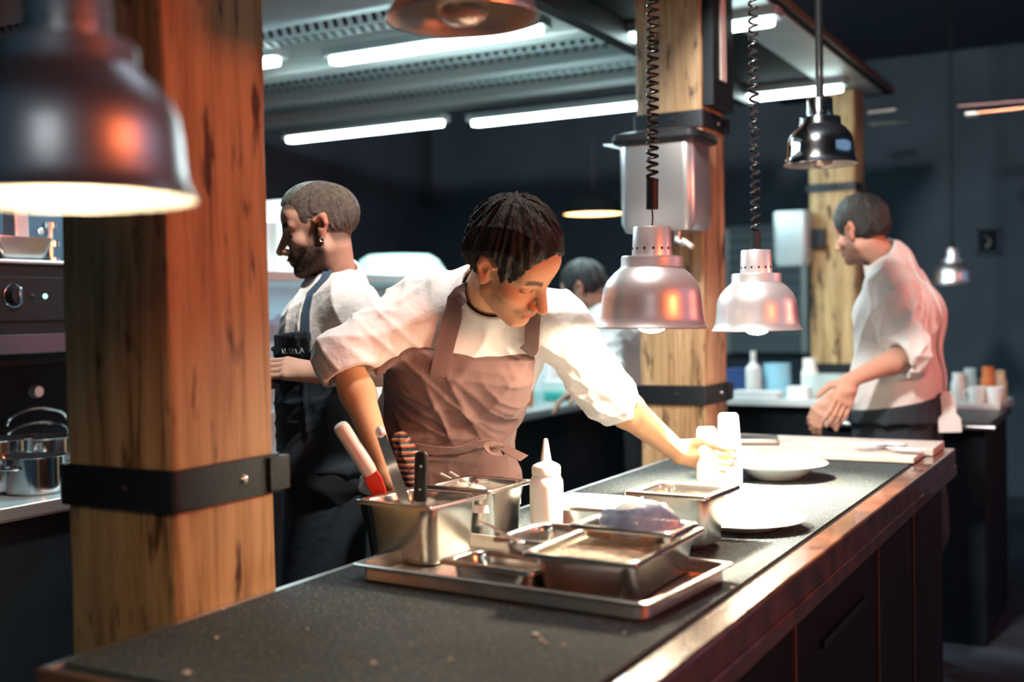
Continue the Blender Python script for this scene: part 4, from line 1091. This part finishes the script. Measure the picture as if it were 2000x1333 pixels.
BUILD = set('1234')
def make_person(label, base, head, hf, hv, J, skin, beard, haircol, hair, shirt_m, h_body=.003, h_cloth=.0055, name='person', hands=None, neckr=.054, foldamp=.0045, seed=1, cuffs=None, sleeves=.064, tr=(.125, .115, .125), hw=(.085, .06, .07), beardcol=(.07, .045, .035), collar=True, hairargs=None, fwd=None, cut_below=None, scalp=None):
    """builds body, hair, shirt and trousers of one person; returns the root and the shirt field"""
    t = thing(name, label, 'person', base)
    hr = frame(hf, hv)
    T = torso_ops(J['hip'], J['waist'], J['chest'], J['neck'], J['shL'], J['shR'], J['lat_h'], J['lat_c'], tr, hw)
    thin = torso_ops(J['hip'], J['waist'], J['chest'], J['neck'], J['shL'], J['shR'], J['lat_h'], J['lat_c'], tuple(x - .018 for x in tr), hw)
    hc = A3(head); H = lambda v: Vector([float(x) for x in (hc + hr @ A3(v))])
    body = list(thin[:-3]) + [('c', J['shL'], J['neck'], .045, .045, .05), ('c', J['shR'], J['neck'], .045, .045, .05)]
    body += [('c', J['neck'], H((0, -.020, -.045)), neckr + .006, neckr, .03)]
    arms = []
    for sd in 'LR':
        if 'el' + sd in J:
            arms += [('g', arm_ops(J['sh' + sd], J['el' + sd], J['wr' + sd], J.get('scale' + sd, 1.0)), .02)]
    hd = []
    for ho in (hands or []): hd.append(('g', hand_ops(*ho[0], **ho[1]), .016))
    def bf(p):
        q = (p - hc) @ hr
        d = evalops(body + arms + hd, p)
        nearh = np.linalg.norm(q, axis=1) < .2
        out = d.copy()
        if nearh.any():
            out[nearh] = smin(d[nearh], evalops(HEAD, q[nearh]), .018)
        if cut_below is not None: out = np.maximum(out, -(p[:, 2] - cut_below))
        return out
    pts = [J['hip'], H((0, 0, .1)), H((0, .1, 0)), J['shL'], J['shR']] + [J[k] for k in J if k[:2] in ('el', 'wr')] + [Vector(ho[0][0]) + Vector(ho[0][1]).normalized() * .17 for ho in (hands or [])]
    lo, hi = bbox(pts, .10); lo[2] = max(lo[2], J['hip'].z - .06)
    sdf_obj('body', bf, lo, hi, h_body, M['skin'], t, base, tint=skin_tint(hc, hr, skin, beard, beardcol, haircol, scalp))
    # hair
    ha = dict(thick=.008, top=.018); ha.update(hairargs or {})
    hm = hair
    def hfn(p): return hair_ops((p - hc) @ hr, **ha)
    lo, hi = bbox([H((0, 0, 0))], .17)
    sdf_obj('hair', hfn, lo, hi, .0026, hm, t, base)
    # shirt
    cf = cuffs or {}
    def sleeve(p):
        d = None
        for sd in 'LR':
            if 'el' + sd not in J: continue
            S_, E_, W_ = J['sh' + sd], J['el' + sd], J['wr' + sd]
            fr = cf.get(sd, .22); C = E_.lerp(W_, fr) if fr > 0 else S_.lerp(E_, 1 + fr)
            ax = (W_ - E_).normalized() if fr > 0 else (E_ - S_).normalized()
            e = rc(p, S_, E_, sleeves + .010, sleeves)
            if fr > 0: e = smin(e, rc(p, E_, C, sleeves, sleeves * .93), .03)
            e = smin(e, rc(p, C - ax * .035, C + ax * .03, sleeves * .96 + .005, sleeves * .92 + .005), .006)
            e = smax(e + folds(p, seed + 7, foldamp * 1.1, 36, 4), plane(p, C, ax), .004)
            e = smax(e, -rc(p, C - ax * .03, C + ax * .1, sleeves * .80, sleeves * .84), .004)
            d = e if d is None else smin(d, e, .02)
        return d
    up = (J['neck'] - J['chest']).normalized()
    ncen = J['neck'].lerp(H((0, -.02, -.045)), .30)
    nax = (H((0, -.02, -.045)) - J['neck']).normalized()
    def sf(p, fa=foldamp):
        d = evalops(T, p) - .008
        s_ = sleeve(p)
        if s_ is not None: d = smin(d, s_, .032)
        if fa: d = d + folds(p, seed, fa, 34)
        if collar:
            c = rc(p, J['neck'] - nax * .01, ncen + nax * .012, neckr + .034, neckr + .020)
            c = smax(c, plane(p, ncen + nax * .02, nax + Vector((0, 0, 0))), .004)
            d = smin(d, c, .018)
            d = smax(d, -rc(p, J['neck'] + nax * .02, ncen + nax * .12, neckr + .010, neckr + .016), .003)
        return smax(d, -(p[:, 2] - (J['hip'].z + .03)), .01)
    pts = [J['hip'], J['neck'], J['shL'], J['shR']] + [J[k] for k in J if k[:2] == 'el'] + [J['el' + k].lerp(J['wr' + k], .4) for k in 'LR' if 'el' + k in J]
    lo, hi = bbox(pts, .19)
    sdf_obj('shirt', sf, lo, hi, h_cloth, shirt_m, t, base)
    return t, sf, hc, hr, H

ZUP = Vector((0, 0, 1))
M['apron_taupe'] = mat('taupe_apron', (.15, .083, .078), .8, bump=.2, bscale=50, sheen=.1)
M['apron_navy'] = mat('navy_apron', (.020, .030, .042), .8, bump=.2, bscale=50)
M['trouser'] = mat('dark_trousers', (.018, .022, .028), .85)
M['hair_dark'] = mat('near_black_hair', (.014, .011, .010), .6, spec=.2, var=.6, vscale=90, stretch=(1, 1, .3), bump=.5, bscale=240)
M['hair_short'] = mat('cropped_brown_hair', (.085, .070, .055), .5, var=.5, vscale=90, bump=.6, bscale=420)
M['hair_grey'] = mat('greying_hair', (.020, .019, .018), .45, var=.6, vscale=80, bump=.5, bscale=260)
M['undershirt'] = mat('dark_undershirt', (.012, .014, .018), .8)

# ---------------------------------------------------------------- 1: leaning cook
J = dict(hip=P(862, 975, 2.94), waist=P(866, 835, 2.86), chest=P(906, 686, 2.72), neck=P(950, 585, 2.63),
         shR=P(835, 592, 2.64), shL=P(1088, 634, 2.60), elR=P(672, 698, 2.52), wrR=P(756, 925, 2.45), scaleR=.84, elL=P(1176, 762, 2.76), wrL=P(1325, 884, 2.99),
         lat_h=camdir(-1, 0, .45), lat_c=camdir(-1, .08, .12))
base = Vector((J['hip'].x, J['hip'].y, 0))
hf1, hv1 = camdir(.68, -.68, .36), camdir(.40, .66, .62)
hands = [((J['wrL'], camdir(.95, -.14, -.16), camdir(.2, 0, .98), camdir(0.1, 1, 0)), dict(curl=((18, 45, 35), (20, 50, 38), (22, 52, 40), (26, 55, 40)), thumb=(.75, .35, .55), thumb2=(.85, -.1, .5))),
         ((J['wrR'], camdir(.14, -.97, .0), camdir(.8, .2, .3), camdir(.1, .1, 1)), dict(curl=(12, 18, 12), spread=.03))]
t1, sf1, hc1, hr1, H1 = make_person('cook in white shirt and taupe apron leaning over the counter, reaching for a flask', base, P(1001, 516, 2.44), hf1, hv1, J,
    (.60, .34, .20), .42, (.045, .022, .014), M['hair_dark'], M['shirt'], h_body=.0029, hands=hands, foldamp=.0045, seed=3, cuffs={'L': .19, 'R': .16}, sleeves=.061,
    tr=(.118, .102, .116), hw=(.085, .042, .055), hairargs=dict(thick=.010, top=.028, face_z=.090, strand=.0018), beardcol=(.16, .09, .065))
fl, fr, tops = trousers('trousers', J['hip'], J['lat_h'], M['trouser'], t1, base)
shoes(fl, fr, -camdir(0, 0, -1) * 1, t1, base)
front = (J['lat_h'].cross(ZUP)).normalized()
if front.dot(camdir(0, 0, 1)) < 0: front = -front
bibL, bibR = P(1030, 678, 2.60), P(868, 686, 2.60)
taxis = (J['chest'] - J['waist']).normalized()
skirt = [('c', J['hip'] - J['lat_h'] * .07, J['hip'] - J['lat_h'] * .08 - ZUP * .5, .130, .132, 0), ('c', J['hip'] + J['lat_h'] * .07, J['hip'] + J['lat_h'] * .08 - ZUP * .5, .130, .132, .05)]
def ap1(p):
    d = smin(sf1(p) - .009, evalops(skirt, p), .03) + folds(p, 21, .003, 28)
    d = smax(d, plane(p, bibL.lerp(bibR, .5), taxis + camdir(0, 0, .35) * .6), .003)
    d = smax(d, -plane(p, J['waist'] - front * .085, front), .004)
    # sides of the bib narrow towards its top
    sx = camdir(-1, 0, 0)
    d = smax(d, plane(p, P(752, 760, 2.75), camdir(-1, .05, 0)), .003)
    d = smax(d, plane(p, P(1046, 690, 2.6), camdir(1, .02, -.1)), .003)
    return smax(d, -(p[:, 2] - .45), .004)
lo, hi = bbox([J['hip'], J['chest'], J['shL'], J['shR']], .2); lo[2] = .42
apr1 = sdf_obj('apron', ap1, lo, hi, .0055, M['apron_taupe'], t1, base)
ss1 = lambda p: sf1(p, 0)
# straps over the shoulders
st = ribbon([P(858, 735, 2.58), P(866, 690, 2.58), P(882, 630, 2.56), P(902, 570, 2.55), P(918, 530, 2.60)], .042, ss1, .010, .002, 'apron_strap', M['apron_taupe'], t1, base)
st = ribbon([P(1020, 708, 2.55), P(1034, 682, 2.54), P(1046, 640, 2.54), P(1046, 605, 2.55), P(1038, 575, 2.58)], .036, ss1, .012, .002, 'apron_strap', M['apron_taupe'], t1, base)
for px, py in ((1046, 643), (1043, 672)):
    q = P(px, py, 2.50); a = np.array([[q.x, q.y, q.z]], f32)
    for _ in range(5):
        d = float(sf1(a)[0]) - .009; a = a + np.array(camdir(0, 0, 1), f32) * (-d if d < 0 else -d)
    obj('strap_button', MB().ball(Vector(a[0].tolist()) - base, (.004, .004, .004), 10, 6), M['black'], st)
# waist tie with a loop and a loose tail
fld = lambda p: ap1(p)
ribbon([P(768, 862, 2.72), P(830, 880, 2.70), P(890, 888, 2.70), P(950, 884, 2.70), P(978, 876, 2.74)], .022, lambda p: smin(sf1(p) - .009, evalops(skirt, p), .03), .006, .002, 'waist_tie', M['apron_taupe'], t1, base)
ribbon([P(985, 872, 2.68), P(968, 866, 2.65), P(952, 872, 2.63), P(958, 886, 2.63), P(975, 888, 2.65), P(988, 874, 2.67)], .016, None, 0, .0015, 'tie_loop', M['apron_taupe'], t1, base, side=camdir(.2, .9, .4))
ribbon([P(984, 874, 2.67), P(1000, 884, 2.64), P(1024, 896, 2.60)], .024, None, 0, .0015, 'tie_tail', M['apron_taupe'], t1, base, side=camdir(.3, .3, .9))
# checked cloth tucked in at his hip
ck = bpy.data.materials.new('checked_cloth'); ck.use_nodes = True; nt = ck.node_tree; N = nt.nodes.new; Lk = nt.links.new
tc = N('ShaderNodeTexCoord'); sp = N('ShaderNodeSeparateXYZ'); Lk(tc.outputs['Object'], sp.inputs[0])
cz = N('ShaderNodeMath'); cz.operation = 'MULTIPLY'; cz.inputs[1].default_value = 70; Lk(sp.outputs[2], cz.inputs[0])
fz = N('ShaderNodeMath'); fz.operation = 'FRACT'; Lk(cz.outputs[0], fz.inputs[0])
rp = N('ShaderNodeValToRGB'); rp.color_ramp.interpolation = 'CONSTANT'; rp.color_ramp.elements[0].color = (.02, .025, .04, 1); rp.color_ramp.elements[1].position = .30; rp.color_ramp.elements[1].color = (.40, .07, .03, 1)
k = rp.color_ramp.elements.new(.55); k.color = (.36, .28, .20, 1); k = rp.color_ramp.elements.new(.8); k.color = (.03, .03, .05, 1)
Lk(fz.outputs[0], rp.inputs[0]); Lk(rp.outputs[0], nt.nodes['Principled BSDF'].inputs['Base Color'])
clo = [('c', P(782, 862, 2.70), P(794, 892, 2.69), .020, .028, 0), ('c', P(794, 892, 2.69), P(802, 935, 2.70), .028, .024, .02)]
sdf_obj('checked_cloth', lambda p: evalops(clo, p) + folds(p, 4, .004, 80), *bbox([P(782, 862, 2.70), P(802, 935, 2.70)], .06), .004, ck, t1, base)
# dark undershirt at the neck
us = [('c', J['neck'] - (J['neck'] - J['chest']).normalized() * .02, H1((0, -.02, -.07)), .068, .055, 0)]
nax1 = (H1((0, -.02, -.045)) - J['neck']).normalized()
sdf_obj('undershirt', lambda p: smax(evalops(us, p), plane(p, J['neck'].lerp(H1((0, -.02, -.045)), .36), nax1), .003), *bbox([J['neck'], H1((0, -.02, -.06))], .1), .004, M['undershirt'], t1, base)

# ---------------------------------------------------------------- 2: bearded cook in profile
J = dict(hip=P(660, 920, 3.16), waist=P(650, 790, 3.16), chest=P(655, 650, 3.14), neck=P(655, 568, 3.12),
         shL=P(682, 600, 2.98), shR=P(672, 596, 3.30), elL=P(742, 722, 2.98), wrL=P(622, 728, 2.86), elR=P(700, 740, 3.42), wrR=P(590, 735, 3.16),
         lat_h=camdir(.12, 0, -1), lat_c=camdir(.1, 0, -1))
base = Vector((J['hip'].x, J['hip'].y, 0))
hands = [((J['wrL'], camdir(-.97, .12, .1), camdir(0, -.75, -.6), camdir(-.1, .6, -.75)), dict(curl=(14, 26, 18), spread=.02, thumb=(.8, .4, .3), thumb2=(.9, .05, .35))),
         ((J['wrR'], camdir(-.93, .06, .35), camdir(.2, .2, 1), camdir(0, 1, 0)), dict(curl=(26, 40, 25)))]
t2, sf2, hc2, hr2, H2 = make_person('bearded cook in profile with cropped hair, white shirt and dark apron, hands joined', base, P(624, 450, 3.05), camdir(-.965, -.24, .10), camdir(-.24, .97, 0), J,
    (.52, .31, .23), .93, (.02, .015, .012), M['hair_short'], M['shirt'], hands=hands, foldamp=.0035, seed=11, cuffs={'L': -.04, 'R': -.04}, sleeves=.062,
    tr=(.110, .108, .112), hw=(.07, .05, .07), scalp=(.075, .058, .045), hairargs=dict(thick=.001, top=.016, face_z=.080, strand=.0005, lowf=.006, back=-.035, fade=1), beardcol=(.045, .030, .024))
fl, fr, _ = trousers('trousers', J['hip'], J['lat_h'], M['trouser'], t2, base)
shoes(fl, fr, camdir(-1, 0, 0), t2, base)
skirt2 = [('c', J['hip'] - J['lat_h'] * .06, J['hip'] - J['lat_h'] * .07 - ZUP * .45, .128, .15, 0), ('c', J['hip'] + J['lat_h'] * .06, J['hip'] + J['lat_h'] * .07 - ZUP * .45, .128, .15, .05)]
fr2 = camdir(-1, 0, 0)
def ap2(p):
    d = smin(sf2(p) - .008, evalops(skirt2, p), .05) + folds(p, 31, .003, 26)
    top = P(600, 645, 3.0)
    d = smax(d, plane(p, top, ZUP + fr2 * .12), .003)
    hi_ = np.clip((p[:, 2] - J['waist'].z - .04) / .12, 0, 1)
    d = smax(d, -(plane(p, J['waist'] - fr2 * .11, fr2) - hi_ * .135), .004)
    return smax(d, -(p[:, 2] - .38), .004)
lo, hi = bbox([J['hip'], J['chest'], J['shL'], J['shR']], .21); lo[2] = .36
ap2o = sdf_obj('apron', ap2, lo, hi, .006, M['apron_navy'], t2, base)
ribbon([P(600, 660, 2.98), P(604, 625, 2.98), P(616, 585, 2.98), P(634, 545, 3.0), P(646, 520, 3.05)], .022, sf2, .005, .002, 'apron_strap', mat('slate_strap', (.05, .09, .14), .7), t2, base)
# lettering on the bib
tx = bpy.data.curves.new('bib_text', 'FONT'); tx.body = 'AL DE LA'; tx.size = .020; tx.align_x = 'CENTER'; tx.extrude = .0006
to = bpy.data.objects.new('tmp_text', tx); COL.objects.link(to)
bpy.context.view_layer.update()
tm = bpy.data.meshes.new_from_object(to.evaluated_get(bpy.context.evaluated_depsgraph_get())); bpy.data.objects.remove(to)
def onto(field, p, dirn, off, steps=14, st=.006):
    a = np.array([[p.x, p.y, p.z]], f32); dv = np.array([dirn.x, dirn.y, dirn.z], f32)
    for _ in range(steps):
        d = float(field(a)[0]) - off
        if abs(d) < .0003: break
        a = a + dv * float(np.clip(d, -.02, .02))
    return Vector(a[0].tolist())
cen = onto(ap2, P(568, 691, 2.95), camdir(.25, 0, -1), .003)
g = []
for k in ((1, 0, 0), (0, 1, 0), (0, 0, 1)):
    a = np.array([list(cen)], f32); g.append(float(ap2(a + np.array(k, f32) * .01)[0] - ap2(a)[0]))
nrm = Vector(g).normalized(); xr = ZUP.cross(nrm).normalized(); yr = nrm.cross(xr)
for v in tm.vertices:
    pp = onto(ap2, cen + xr * v.co.x * .9 + yr * .008 + nrm * .03, -nrm, .0035 + v.co.z)
    v.co = pp + yr * (v.co.y - .008) - base
tm.materials.append(mat('pale_print', (.55, .60, .62), .7))
link(bpy.data.objects.new('bib_lettering', tm), ap2o)
# ear ring
ec = H2((-.081, -.004, -.036)) - base
er = MB(); er.tube([ec + Vector(camdir(0, 0, 1)) * .004 + Vector(camdir(math.cos(a * PI / 8), math.sin(a * PI / 8), 0)) * .0055 for a in range(17)], .0011, 6, False)
obj('earring', er, M['alu'], t2)
# phone-sized dark thing between his hands
q = P(532, 728, 2.93)
o = obj('dark_holder', MB().loft([rrect(.07, .10, .01, -.006), rrect(.07, .10, .01, .006)]), M['black'], loc=q, bevel=.002); o.rotation_euler = (.3, .2, .5)
tag(o, 'small dark slab held in the bearded cook\'s hands', 'slab')

# ---------------------------------------------------------------- 3: cook turned away at the end of the counter
J = dict(hip=P(1752, 830, 4.42), waist=P(1752, 745, 4.42), chest=P(1758, 620, 4.42), neck=P(1735, 515, 4.42),
         shL=P(1738, 560, 4.27), shR=P(1768, 560, 4.56), elL=P(1778, 692, 4.17), wrL=P(1662, 742, 4.09), elR=P(1712, 720, 4.62), wrR=P(1628, 775, 4.40),
         lat_h=camdir(.55, 0, -.85), lat_c=camdir(.5, 0, -.87))
base = Vector((J['hip'].x, J['hip'].y, 0))
hands = [((J['wrL'], camdir(-.36, -.92, .1), camdir(-.35, -.1, -.9), camdir(-.9, .3, .2)), dict(curl=(10, 14, 10), spread=.03, s=1.05)),
         ((J['wrR'], camdir(-.66, -.72, .1), camdir(.2, -.6, .6), camdir(.4, -.5, .7)), dict(curl=(28, 32, 20), s=1.05))]
t3, sf3, hc3, hr3, H3 = make_person('dark-haired cook in a white shirt turned away beyond the far end of the counter', base, P(1680, 452, 4.40), camdir(-.62, -.25, -.74), camdir(-.2, .95, -.12), J,
    (.55, .31, .23), .7, (.02, .018, .016), M['hair_grey'], M['shirt'], h_body=.0038, h_cloth=.007, hands=hands, foldamp=.005, seed=23, cuffs={'L': .20, 'R': .2}, sleeves=.074,
    tr=(.130, .132, .132), hw=(.085, .075, .09), hairargs=dict(thick=.010, top=.020, face_z=.07, strand=.0012))
fl, fr, _ = trousers('trousers', J['hip'], J['lat_h'], M['trouser'], t3, base, r=.11)
shoes(fl, fr, camdir(-.85, 0, -.5), t3, base)
skirt3 = [('c', J['hip'] - J['lat_h'] * .07, J['hip'] - J['lat_h'] * .08 - ZUP * .4, .145, .17, 0), ('c', J['hip'] + J['lat_h'] * .07, J['hip'] + J['lat_h'] * .08 - ZUP * .4, .145, .17, .05)]
def ap3(p):
    d = smin(sf3(p) - .010, evalops(skirt3, p), .03) + folds(p, 41, .003, 26)
    d = smax(d, plane(p, P(1752, 788, 4.3), ZUP + camdir(-1, 0, 0) * .16), .003)
    return smax(d, -(p[:, 2] - .45), .004)
lo, hi = bbox([J['hip'], J['waist']], .30); lo[2] = .42
sdf_obj('waist_apron', ap3, lo, hi, .0075, M['apron_navy'], t3, base)
# pale neck cloth / apron strings running down his back
ribbon([P(1768, 505, 4.36), P(1802, 560, 4.36), P(1826, 630, 4.36), P(1838, 700, 4.38), P(1846, 765, 4.4)], .035, sf3, .006, .003, 'back_strap', M['cloth_w'], t3, base, widths=[.03, .035, .035, .035, .03])
ribbon([P(1848, 765, 4.33), P(1852, 790, 4.30), P(1856, 845, 4.28)], .06, None, 0, .004, 'strap_tail', M['cloth_w'], t3, base, widths=[.03, .05, .08], side=camdir(-.2, .1, 1))

# ---------------------------------------------------------------- 4: person bending far behind
J = dict(hip=P(1262, 790, 5.6), waist=P(1240, 735, 5.55), chest=P(1205, 660, 5.5), neck=P(1165, 610, 5.45),
         shL=P(1185, 640, 5.32), shR=P(1205, 622, 5.62), elL=P(1190, 730, 5.2), wrL=P(1135, 760, 5.3), lat_h=camdir(.3, 0, -1), lat_c=camdir(.25, 0, -1))
base = Vector((J['hip'].x, J['hip'].y, 0))
t4, sf4, _, _, _ = make_person('dark-haired person in white bending at the counter, far behind the lit lamp', base, P(1140, 566, 5.42), camdir(-.80, -.45, -.35), camdir(-.3, .9, -.1), J,
    (.55, .31, .23), .3, (.02, .018, .016), M['hair_grey'], M['shirt'], h_body=.0055, h_cloth=.009, hands=[((J['wrL'], camdir(-.8, -.4, .1), camdir(0, -1, 0), camdir(0, .2, 1)), dict(curl=(15, 20, 15)))], foldamp=.004, seed=33, cuffs={'L': .2}, hairargs=dict(thick=.008, top=.020))
trousers('trousers', J['hip'], J['lat_h'], M['trouser'], t4, base, h=.012)
